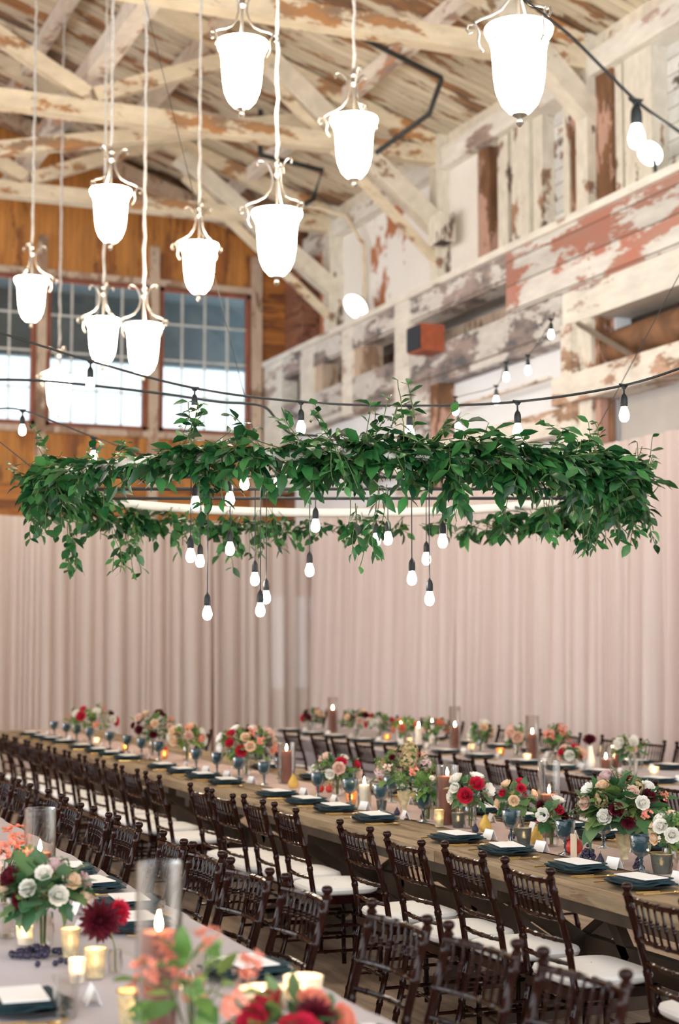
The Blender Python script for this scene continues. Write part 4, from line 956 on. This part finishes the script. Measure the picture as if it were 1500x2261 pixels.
for px, X, h, r, mt, lab in [(776, 3.98, .075, .033, 'votive_amber', 'amber votive beside the glowing white candle'), (843, 4.0, .06, .03, 'votive_dark', 'small dark votive right of the glowing white candle'), (970, 3.92, .09, .026, 'votive_gold', 'tall gold votive cup beside the brown candle'), (1157, 3.95, .085, .036, 'votive_dark', 'ribbed charcoal votive in front of the pear'),
                             (1012, 4.0, .08, .034, 'votive_dark', 'charcoal votive beside the white anemone vase'), (1462, 4.02, .085, .045, 'votive_dark', 'smoky gold-rimmed votive at the right edge'), (1145, 4.12, .09, .03, 'votive_dark', 'olive votive under the red and peach roses'),
                             (363, 4.05, .07, .03, 'votive_amber', 'small amber votive left of the tall bouquet'), (277, 4.0, .07, .03, 'votive_amber', 'amber votive among the left goblets'), (213, 4.0, .07, .03, 'votive_white', 'bright votive under the far left bouquet'), (425, 4.2, .07, .03, 'votive_white', 'bright votive behind the left bouquets'),
                             (170, 4.2, .12, .03, 'votive_white', 'tall bright votive at the far end of the wooden table')]:
    x, y = onm(px, X); votive(x, y, .768, h, r, mt, lab, rim=(px in (1462, 970)))
for px, X, lab in [(1105, 6.95, 'bright votive on the far table, left of the coral flowers'), (905, 6.9, 'bright votive left of the far bouquets'), (1445, 6.95, 'green votive at the right on the far table'), (1042, 7.0, 'votive beside the centre candle on the far table'), (855, 6.95, 'amber votive on the far table, left'), (1165, 6.8, 'small votive in front of the far brown candle')]:
    x, y = onm(px, X); votive(x, y, .771, .07, .035, 'votive_amber' if px in (855, 1105) else 'votive_white', lab)
def tz(px, py, z=.772): p = at_z(px, py, z); return p.x, p.y
for (px, py, h, r, mt, lab, rim) in [(155, 2112, .088, .028, 'votive_gold', 'gold mercury votive behind the clear tumbler', 0), (55, 2085, .06, .028, 'votive_white', 'frosted votive left of the mercury votive', 0), (210, 2158, .085, .03, 'votive_gold', 'small gold goblet votive beside the dahlia vase', 0),
                                     (170, 2170, .07, .024, 'votive_white', 'clear votive with flame behind the tumbler', 0), (292, 2275, .10, .036, 'votive_gold', 'amber gold-rimmed votive left of the tall candle', 1), (670, 2225, .085, .05, 'votive_white', 'wide glowing votive behind the red roses', 0), (65, 2040, .07, .028, 'votive_amber', 'amber votive hidden under the left bouquet', 0), (580, 2230, .06, .06, 'votive_white', 'low pale dish left of the wide glowing votive', 0)]:
    x, y = tz(px, py); votive(x, y, .772, h, r, mt, lab, rim=bool(rim))
for px, py, lab in [(145, 2246, 'clear tumbler at the bottom left foreground'), (430, 2190, 'clear water glass behind the coral blooms'), (330, 2262, 'clear water glass at the foot of the tall candle'), (15, 2070, 'clear glass at the left edge')]:
    x, y = tz(px, py); TU.put((x, y, .772), 0, lab, 'clear glasses on the front table')

# ---------------------------------------------------------------- fruit
t0 = thing('grape_bunch', 'bunch of dark grapes on the grey linen at lower left', 'grapes', (*tz(78, 2112), .772)); m = MB(); rg = random.Random(5)
for i in range(55):
    a = rg.uniform(0, 2 * PI); r = rg.random() ** .5; z = .011 + .03 * rg.random() * (1 - r); m.ball((.07 * r * math.cos(a) * 1.2, .045 * r * math.sin(a), z), rg.uniform(.009, .0115), 8, 6)
m.build('grapes', 'grape', t0); MB().tube([(.08, 0, .02), (.1, .01, .03), (.12, 0, .025)], .002).build('stalk', 'stem', t0)
for px, py, lab in [(122, 2134, 'stray dark grape farthest left of the loose ones'), (134, 2128, 'loose dark grape between the stray ones'), (83, 2136, 'single grape just below the bunch'), (147, 2130, 'dark grape at the right of the loose ones')]:
    tag(MB().ball((0, 0, .01), .010, 10, 8).build('grape', 'grape', None, (*tz(px, py), .772)), lab, 'grape', 'loose grapes on the front table')
t0 = thing('grape_bunch', 'bunch of dark grapes in front of the big right bouquet', 'grapes', (*onm(1300, 3.95), .768)); m = MB()
for i in range(40): a = rg.uniform(0, 2 * PI); r = rg.random() ** .5; m.ball((.035 * r * math.cos(a), .035 * r * math.sin(a), .012 + .08 * rg.random() * (1 - r)), .009, 8, 6)
m.build('grapes', 'grape', t0)
t0 = thing('grape_bunch', 'slender dark grape cluster beside the right blue goblet', 'grapes', (*onm(1412, 3.98), .768)); m = MB()
for i in range(30): a = rg.uniform(0, 2 * PI); r = rg.random() ** .5; m.ball((.025 * r * math.cos(a), .03 * r * math.sin(a), .012 + .06 * rg.random() * (1 - r)), .008, 8, 6)
m.build('grapes', 'grape', t0)
def fruit(name, prof_, mt, px, X, s, lab, cat, py=None):
    t = thing(name, lab, cat, (*onm(px, X), .768), 0); MB().lathe([(r * s, z * s) for r, z in prof_], n=20).build('flesh', mt, t)
    z = prof_[-1][1] * s; MB().tube([(0, 0, z - .002), (.003, 0, z + .018 * s / .05)], .0018).build('stalk', 'stem', t); return t
PEAR = [(.001, 0), (.5, .03), (.72, .35), (.7, .75), (.45, 1.2), (.28, 1.5), (.2, 1.75), (.001, 1.85)]
ORB = [(.001, 0), (.45, .04), (.8, .35), (.88, .75), (.75, 1.15), (.4, 1.45), (.18, 1.5), (.2, 1.65), (.12, 1.62), (.001, 1.5)]
fruit('pear', PEAR, 'pear', 648, 4.05, .052, 'golden pear beside the tall left bouquet', 'pear'); fruit('pear', PEAR, 'pear', 1072, 4.05, .048, 'golden pear left of the ribbed charcoal votive', 'pear')
fruit('pear', PEAR, 'pear', 1185, 4.05, .046, 'golden pear right of the ribbed charcoal votive', 'pear')
fruit('pomegranate', ORB, 'pomegranate', 1268, 4.0, .05, 'red pomegranate behind the kraft paper card', 'pomegranate'); fruit('pomegranate', ORB, 'pomegranate', 707, 4.1, .036, 'small red pomegranate beside the pink bouquet', 'pomegranate')
fruit('pomegranate', ORB, 'pomegranate', 728, 4.15, .034, 'red fruit right of the small pomegranate', 'pomegranate')
fruit('pomegranate', ORB, 'pomegranate', 362, 4.25, .045, 'dusky red pomegranate among the left bouquets', 'pomegranate')
for px, X, lab in [(877, 3.95, 'dark fig under the hydrangea cluster'), (1130, 4.0, 'dark fig beside the ribbed votive'), (1326, 3.93, 'dark fig right of the pomegranate'), (1050, 3.98, 'dark fig left of the golden pear'), (935, 4.0, 'small dark fig near the gold votive'), (1478, 4.15, 'dark fig behind the smoky votive')]:
    fruit('fig', PEAR, 'grape', px, X, .026, lab, 'fig')
tag(MB().box((-.002, -.018, 0), (.002, .018, .11)).build('kraft_card', 'kraft', None, (3.93, y_on(1267, 3.93), .768), .4, False), 'narrow kraft paper card in front of the red pomegranate', 'card')
tag(MB().box((-.05, -.03, 0), (.05, .03, .012)).build('folded_napkin', 'runner', None, (3.95, y_on(1350, 3.95), .768), .4, False), 'pale pink folded cloth right of the pomegranate', 'cloth')

# ================================================================ FLOWERS
def petal_cup(m, r, n, tilt, L, W, z0, phase, curl=.3, jit=.1, shape='petal', rg=random):
    for i in range(n):
        a = phase + 2 * PI * i / n + rg.uniform(-jit, jit); out = Vector((math.cos(a), math.sin(a), 0))
        d = out * math.sin(tilt) + Vector((0, 0, math.cos(tilt))); nr = (-out * math.cos(tilt) + Vector((0, 0, math.sin(tilt))))
        m.leaf(out * r + Vector((0, 0, z0)), d, nr, L, W, .35, -curl, shape)
def rose_mesh(seed):
    rg = random.Random(seed); m = MB(); m.ball((0, 0, .5), .3, 8, 6)
    for r, n, tl, L, W, z in [(.12, 4, -.15, .75, .6, .25), (.2, 5, .05, .85, .75, .15), (.25, 6, .35, .9, .8, .1), (.25, 7, .75, .95, .85, .05), (.25, 7, 1.2, .95, .9, .02)]: petal_cup(m, r, n, tl, L, W, z, rg.uniform(0, 6), .25, .12, 'petal', rg)
    return m
def dahlia_mesh(seed):
    rg = random.Random(seed); m = MB(); m.ball((0, 0, .3), .28, 8, 6)
    for k in range(8):
        tl = .1 + k * .2; petal_cup(m, .12, 9 + k, tl, .62 + k * .05, .28, .2 - .015 * k, k * .37, .15, .06, 'oval', rg)
    return m
def anemone_mesh(seed):
    rg = random.Random(seed); m = MB(); petal_cup(m, .08, 6, 1.15, .95, .72, .08, 0, .25, .1, 'petal', rg); petal_cup(m, .08, 5, .95, .85, .65, .1, .5, .25, .1, 'petal', rg); return m
def hyd_mesh(seed):
    rg = random.Random(seed); m = MB()
    for i in range(90):
        u = rg.uniform(-.2, 1); a = rg.uniform(0, 2 * PI); s = math.sqrt(max(0, 1 - u * u)); c = Vector((s * math.cos(a), s * math.sin(a), u)) * rg.uniform(.8, 1.05)
        n = c.normalized(); t1 = n.orthogonal().normalized(); t2 = n.cross(t1); ph = rg.uniform(0, 1.5)
        for q in range(4):
            d = t1 * math.cos(ph + q * PI / 2) + t2 * math.sin(ph + q * PI / 2); m.leaf(c, d + n * .3, n, .2, .18, .2, 0, 'petal')
    return m
def spray_mesh(seed):
    """branching sprig of small ruffled blooms"""
    rg = random.Random(seed); m = MB()
    for i in range(16):
        c = Vector((rg.uniform(-.6, .6), rg.uniform(-.6, .6), rg.uniform(-.3, 1.4)))
        for q in range(5):
            a = rg.uniform(0, 6.28); d = Vector((math.cos(a), math.sin(a), rg.uniform(-.3, .8))); m.leaf(c, d, Vector((0, 0, 1)) + d * .3, rg.uniform(.25, .42), rg.uniform(.22, .34), .3, .2, 'petal')
    return m
FM = {}
for nm, fn in (('rose', rose_mesh), ('dahlia', dahlia_mesh), ('anemone', anemone_mesh), ('hydrangea', hyd_mesh), ('blossom_spray', spray_mesh)):
    for mt in {'rose': ('p_white', 'p_blush', 'p_red', 'p_peach', 'p_mauve', 'p_burg', 'p_coral'), 'dahlia': ('p_burg', 'p_red', 'p_coral'), 'anemone': ('p_white',), 'hydrangea': ('p_hyd', 'p_mauve', 'p_coral', 'leaf_light'), 'blossom_spray': ('p_coral', 'p_blush', 'p_red', 'leaf_light', 'p_burg')}[nm]:
        FM[nm, mt] = fn(hash(nm) % 7 if 0 else len(nm) + len(mt)).mesh(nm, mt)
FM['eye'] = MB().ball((0, 0, .14), .2, 10, 6, .7).mesh('flower_center', 'p_center')
def orient(n):
    n = Vector(n).normalized(); return n.to_track_quat('Z', 'Y').to_euler()
def add_flower(t, kind, mt, p, n, size):
    o = inst(FM[kind, mt], kind, t, p, orient(n), size)
    if kind == 'anemone': inst(FM['eye'], 'flower_center', o)
    return o
def vase(t, kind, h, r):
    if kind == 'glass': MB().lathe([(.001, .004), (r * .8, .004), (r, h * .5), (r * .8, h), (r * .77, h), (r * .96, h * .5), (r * .75, .008), (.001, .008)], n=22).build('vase', 'hurricane', t)
    elif kind == 'bowl': MB().lathe([(.001, 0), (r * .5, 0), (r * .45, .02), (r * .9, h * .55), (r * 1.1, h), (r * 1.05, h), (r * .8, h * .5), (.001, h * .4)], n=22).build('vase', 'votive_gold', t)
    elif kind == 'white': MB().lathe([(.001, 0), (r, 0), (r * 1.1, h * .3), (r * .6, h * .75), (r * .5, h), (r * .42, h), (r * .5, h * .7), (.001, .02)], n=20).build('vase', 'white_ceramic', t)
def bouquet(loc, w, h, pal, seed, label, vk='glass', n=14, fs=.034, leaf='leaf_mid', nl=120, cat='flower arrangement', ll=.06, lobed=.3, depth=None, squash=1.0):
    """w: overall width, h: overall height above the table; flowers sit on a dome over the vase"""
    rg = random.Random(seed); t = thing('flower_arrangement', label, cat, loc, 0)
    vh = min(.12, h * .42); vase(t, vk, vh, .038 if vk != 'white' else .03)
    c = Vector((0, 0, vh + (h - vh) * .42)); ax = w / 2 * .82; ay = (depth or w) / 2 * .8; az = (h - vh) * .5
    fm = MB(); st = MB()
    for i in range(nl):
        u = rg.uniform(-.75, 1); a = rg.uniform(0, 2 * PI); s = math.sqrt(1 - u * u); k = rg.uniform(.35, 1.0)
        nv = Vector((s * math.cos(a) * ax, s * math.sin(a) * ay, u * az * .95)); q = c + nv * k
        d = Vector((nv.x / ax, nv.y / ay, nv.z / az + .1)) + Vector((rg.uniform(-.6, .6), rg.uniform(-.6, .6), rg.uniform(-.6, .5)))
        L = ll * rg.uniform(.55, 1.25); nr = Vector((rg.uniform(-.5, .5), rg.uniform(-.5, .5), 1)) - d * .1
        fm.leaf(q, d, nr, L, L * rg.uniform(.5, .7) * (1.4 if rg.random() < lobed else 1), rg.uniform(.05, .35), rg.uniform(-.1, .45), 'lobed' if rg.random() < lobed else 'oval')
    for i in range(10):
        a = rg.uniform(0, 6.28); st.tube([(0.008 * math.cos(a), .008 * math.sin(a), .012), (.012 * math.cos(a), .012 * math.sin(a), vh), c + Vector((math.cos(a) * ax * .6, math.sin(a) * ay * .6, az * .3))], .002, 4)
    fm.build('foliage', leaf, t); st.build('stems', 'stem', t)
    for i in range(n):
        kind, mt, sz = pal[i % len(pal)]
        # golden-angle spread over the dome
        u = 1 - (i + .5) / n * 1.35; a = i * 2.4 + rg.uniform(-.3, .3); s = math.sqrt(max(0, 1 - u * u))
        nn = Vector((s * math.cos(a), s * math.sin(a), u)); q = c + Vector((nn.x * ax, nn.y * ay, nn.z * az)) * rg.uniform(.85, 1.05)
        add_flower(t, kind, mt, q, nn + Vector((-.25, -.35, .15)), fs * sz * rg.uniform(.85, 1.15))
    return t
R_, D_, A_, H_, S_ = 'rose', 'dahlia', 'anemone', 'hydrangea', 'blossom_spray'
mixed = [(R_, 'p_white', 1), (S_, 'p_coral', 1), (R_, 'p_red', 1), (R_, 'p_blush', 1.1), (A_, 'p_white', 1.2), (D_, 'p_burg', 1), (S_, 'leaf_light', 1), (R_, 'p_peach', 1)]
def bq(px, X, wpx, ytop, pal, seed, label, zt=.768, **kw):
    x, y = onm(px, X, .95); d = dist(x, y, .95); w = wpx * d / FPX; h = z_at(ytop, x, y) - zt
    kw.setdefault('fs', .036); return bouquet((x, y, zt), w, h, pal, seed, label, **kw)
bq(202, 4.1, 125, 1562, [(S_, 'leaf_light', 1.3), (R_, 'p_red', 1.2), (R_, 'p_white', 1), (S_, 'p_coral', 1), (R_, 'p_white', 1), (D_, 'p_burg', 1)], 21, 'yellow-green bouquet with a red bloom at the far left end', n=16, leaf='leaf_light', fs=.045)
bq(338, 4.1, 115, 1568, [(D_, 'p_burg', 1.2), (R_, 'p_peach', 1), (S_, 'leaf_light', 1), (D_, 'p_burg', 1), (R_, 'p_blush', 1), (S_, 'p_coral', .9)], 22, 'dark green bouquet with burgundy dahlias, second from far left', n=16, fs=.042)
bq(413, 4.15, 90, 1602, [(R_, 'p_peach', 1.1), (R_, 'p_white', 1.1), (S_, 'p_coral', 1), (R_, 'p_blush', 1)], 23, 'peach and cream bouquet left of the tallest one', n=14, leaf='leaf_light', fs=.04)
bq(545, 4.1, 150, 1603, [(R_, 'p_white', 1.1), (A_, 'p_white', 1.3), (S_, 'p_coral', 1.1), (D_, 'p_burg', .9), (R_, 'p_red', 1.1), (R_, 'p_blush', 1.3), (S_, 'leaf_light', 1), (R_, 'p_peach', 1)], 24, 'tall bouquet with white, coral and pink blooms left of centre', n=22, nl=170, fs=.038, leaf='leaf_light')
bq(745, 4.1, 112, 1672, [(R_, 'p_white', 1), (R_, 'p_blush', 1.35), (R_, 'p_red', 1), (R_, 'p_white', .9), (S_, 'leaf_light', .9), (R_, 'p_red', .9)], 25, 'low bouquet of pink and red roses at centre', n=14, fs=.034, nl=90)
bq(892, 4.1, 148, 1648, [(H_, 'p_hyd', 1.5), (S_, 'p_coral', 1.1), (S_, 'leaf_light', 1), (H_, 'p_mauve', 1.2), (D_, 'p_burg', .8), (S_, 'p_blush', 1), (H_, 'leaf_light', 1.2)], 26, 'rust and olive hydrangea bouquet right of centre', vk='bowl', n=24, nl=130, fs=.032)
bq(945, 3.98, 70, 1700, [(S_, 'leaf_light', 1), (H_, 'leaf_light', 1), (R_, 'p_white', .6)], 27, 'small pale green posy beside the brown candle', n=9, leaf='leaf_light', nl=60, fs=.024)
bq(1038, 4.05, 104, 1715, [(A_, 'p_white', 1.4), (R_, 'p_white', 1.1), (R_, 'p_red', 1.2), (R_, 'p_blush', 1), (R_, 'p_white', 1)], 28, 'white anemone and red rose posy right of the brown candle', n=10, fs=.034, nl=90, leaf='leaf_mid')
bq(1140, 4.1, 90, 1722, [(R_, 'p_red', 1.1), (R_, 'p_peach', 1), (D_, 'p_red', 1), (R_, 'p_peach', 1), (R_, 'p_red', .8), (R_, 'p_blush', .8)], 29, 'red dahlia and peach rose posy left of the embossed cylinder', n=10, fs=.032, nl=70)
bq(1218, 4.05, 72, 1768, [(A_, 'p_white', 1.6), (D_, 'p_burg', 1), (R_, 'p_red', .9), (A_, 'p_white', 1.1)], 30, 'dark-eyed white anemone posy below the embossed cylinder', n=7, fs=.032, nl=60)
bq(1378, 4.12, 215, 1712, [(R_, 'p_burg', 1), (R_, 'p_mauve', 1.25), (H_, 'p_hyd', 1.2), (S_, 'p_coral', 1), (R_, 'p_peach', 1), (R_, 'p_white', 1.1), (H_, 'leaf_light', 1.3), (R_, 'p_blush', 1), (D_, 'p_burg', 1), (A_, 'p_white', 1.4)], 31,
   'largest bouquet, with green leaves and mauve roses, at right', vk='bowl', n=30, nl=240, fs=.034, ll=.095, lobed=.6)
bq(1478, 4.05, 80, 1795, [(R_, 'p_peach', 1.1), (R_, 'p_white', 1.1), (S_, 'leaf_light', 1)], 32, 'pale peach roses at the right edge behind the smoky votive', n=10, nl=60, fs=.032)
far_b = [(690, 52, 1568, [(R_, 'p_red', 1), (D_, 'p_burg', .9), (R_, 'p_peach', 1)], 'small red bouquet at the left end of the far table'), (790, 90, 1572, [(R_, 'p_peach', 1), (S_, 'leaf_light', 1), (D_, 'p_burg', 1.2), (R_, 'p_blush', 1)], 'green bouquet with burgundy beside the leftmost far candle'),
         (838, 70, 1578, [(S_, 'p_blush', 1), (R_, 'p_red', 1), (S_, 'leaf_light', 1), (R_, 'p_white', 1)], 'pink and green bouquet, third from left on the far table'), (895, 55, 1590, [(S_, 'leaf_light', 1), (R_, 'p_coral', 1)], 'loose green bouquet left of the white far candles'),
         (962, 60, 1590, [(R_, 'p_blush', 1), (S_, 'leaf_light', 1.1), (R_, 'p_coral', .9)], 'pink and green bouquet right of the white far candles'), (1062, 50, 1598, [(R_, 'p_white', 1.2), (S_, 'leaf_light', .8), (R_, 'p_peach', 1)], 'white bouquet between the two far brown candles'),
         (1142, 50, 1605, [(R_, 'p_white', 1), (R_, 'p_blush', 1.3), (S_, 'leaf_light', .8)], 'cream and blush bouquet left of the second far candle'), (1232, 42, 1603, [(S_, 'p_coral', 1.3), (S_, 'leaf_light', 1)], 'tall coral sprig on the far table'),
         (1262, 58, 1652, [(R_, 'p_red', 1.1), (R_, 'p_blush', 1), (R_, 'p_peach', 1), (R_, 'p_white', 1)], 'low magenta and cream posy on the far table'), (1392, 62, 1628, [(R_, 'p_white', 1.1), (S_, 'leaf_light', 1), (R_, 'p_white', 1), (R_, 'p_blush', .8)], 'white and green bouquet at the right of the far table')]
for i, (px, wp, yt, pal, lab) in enumerate(far_b): bq(px, 7.05 if px != 1262 else 6.8, wp, yt, pal, 50 + i, lab, .772, n=10, nl=55, fs=.042, ll=.07)
x, y = onm(1303, 6.95, .9); d = dist(x, y, .9); hh = z_at(1628, x, y) - .772
t = thing('flower_arrangement', 'single burgundy dahlia in a slim white vase on the far table', 'flower arrangement', (x, y, .772)); vase(t, 'white', hh * .72, .04); add_flower(t, D_, 'p_burg', (0, 0, hh * .88), (-.3, -.4, .5), .06)
MB().tube([(0, 0, .03), (0, 0, hh * .86)], .003, 5).build('stems', 'stem', t)
# front table
x, y = tz(95, 2092)
t = bouquet((x, y, .772), .30, .27, [(R_, 'p_mauve', 1.3), (R_, 'p_peach', 1.1), (R_, 'p_white', 1), (S_, 'leaf_light', 1), (R_, 'p_burg', 1.1), (R_, 'p_peach', 1), (R_, 'p_coral', .8), (R_, 'p_white', 1)], 71, 'leafy bouquet of peach and white ranunculus on the grey linen, left', n=15, nl=120, fs=.032, ll=.085, lobed=.6, leaf='leaf_mid')
x, y = tz(8, 1998)
bouquet((x, y, .772), .2, .26, [(S_, 'p_coral', 1.2), (S_, 'p_blush', 1.1), (S_, 'p_coral', 1)], 72, 'coral hydrangea sprigs at the left edge behind the bouquet', n=9, nl=20, fs=.04)
x, y = tz(254, 2150)
t = thing('flower_arrangement', 'dark burgundy dahlia with a red one in a clear bud vase', 'flower arrangement', (x, y, .772)); vase(t, 'glass', .07, .024)
add_flower(t, D_, 'p_burg', at_z(223, 2032, .90) - Vector((x, y, .772)), (-.3, -.8, .1), .068)
pr = at_z(258, 2015, .91) - Vector((x, y, .772)); add_flower(t, D_, 'p_red', pr, (.4, -.6, .2), .045)
MB().tube([(0, 0, .01), (0, .0, .07), (-.01, .01, .12)], .0025, 5).build('stems', 'stem', t)
# coral blooms close to the lens
p = at_d(425, 2300, 3.55); p.z = .772
t = bouquet((p.x, p.y, .772), .30, .34, [(S_, 'p_coral', 1.1), (S_, 'p_coral', 1.2), (S_, 'leaf_light', .8), (S_, 'p_blush', 1), (S_, 'p_coral', 1)], 73, 'tall coral blossom branches standing nearest the camera', n=13, nl=26, fs=.034, leaf='leaf_light', ll=.08, lobed=0)
p = at_d(650, 2310, 3.6); p.z = .772
t = bouquet((p.x, p.y, .772), .27, .17, [(R_, 'p_coral', 1.2), (R_, 'p_red', 1.5), (D_, 'p_burg', 1.4), (R_, 'p_blush', 1.4), (R_, 'p_red', 1.3), (R_, 'p_coral', 1)], 74, 'blurred bouquet of red and pink roses at the bottom edge', n=11, nl=90, fs=.034, leaf='leaf_mid', ll=.07)

bpy.context.view_layer.update()
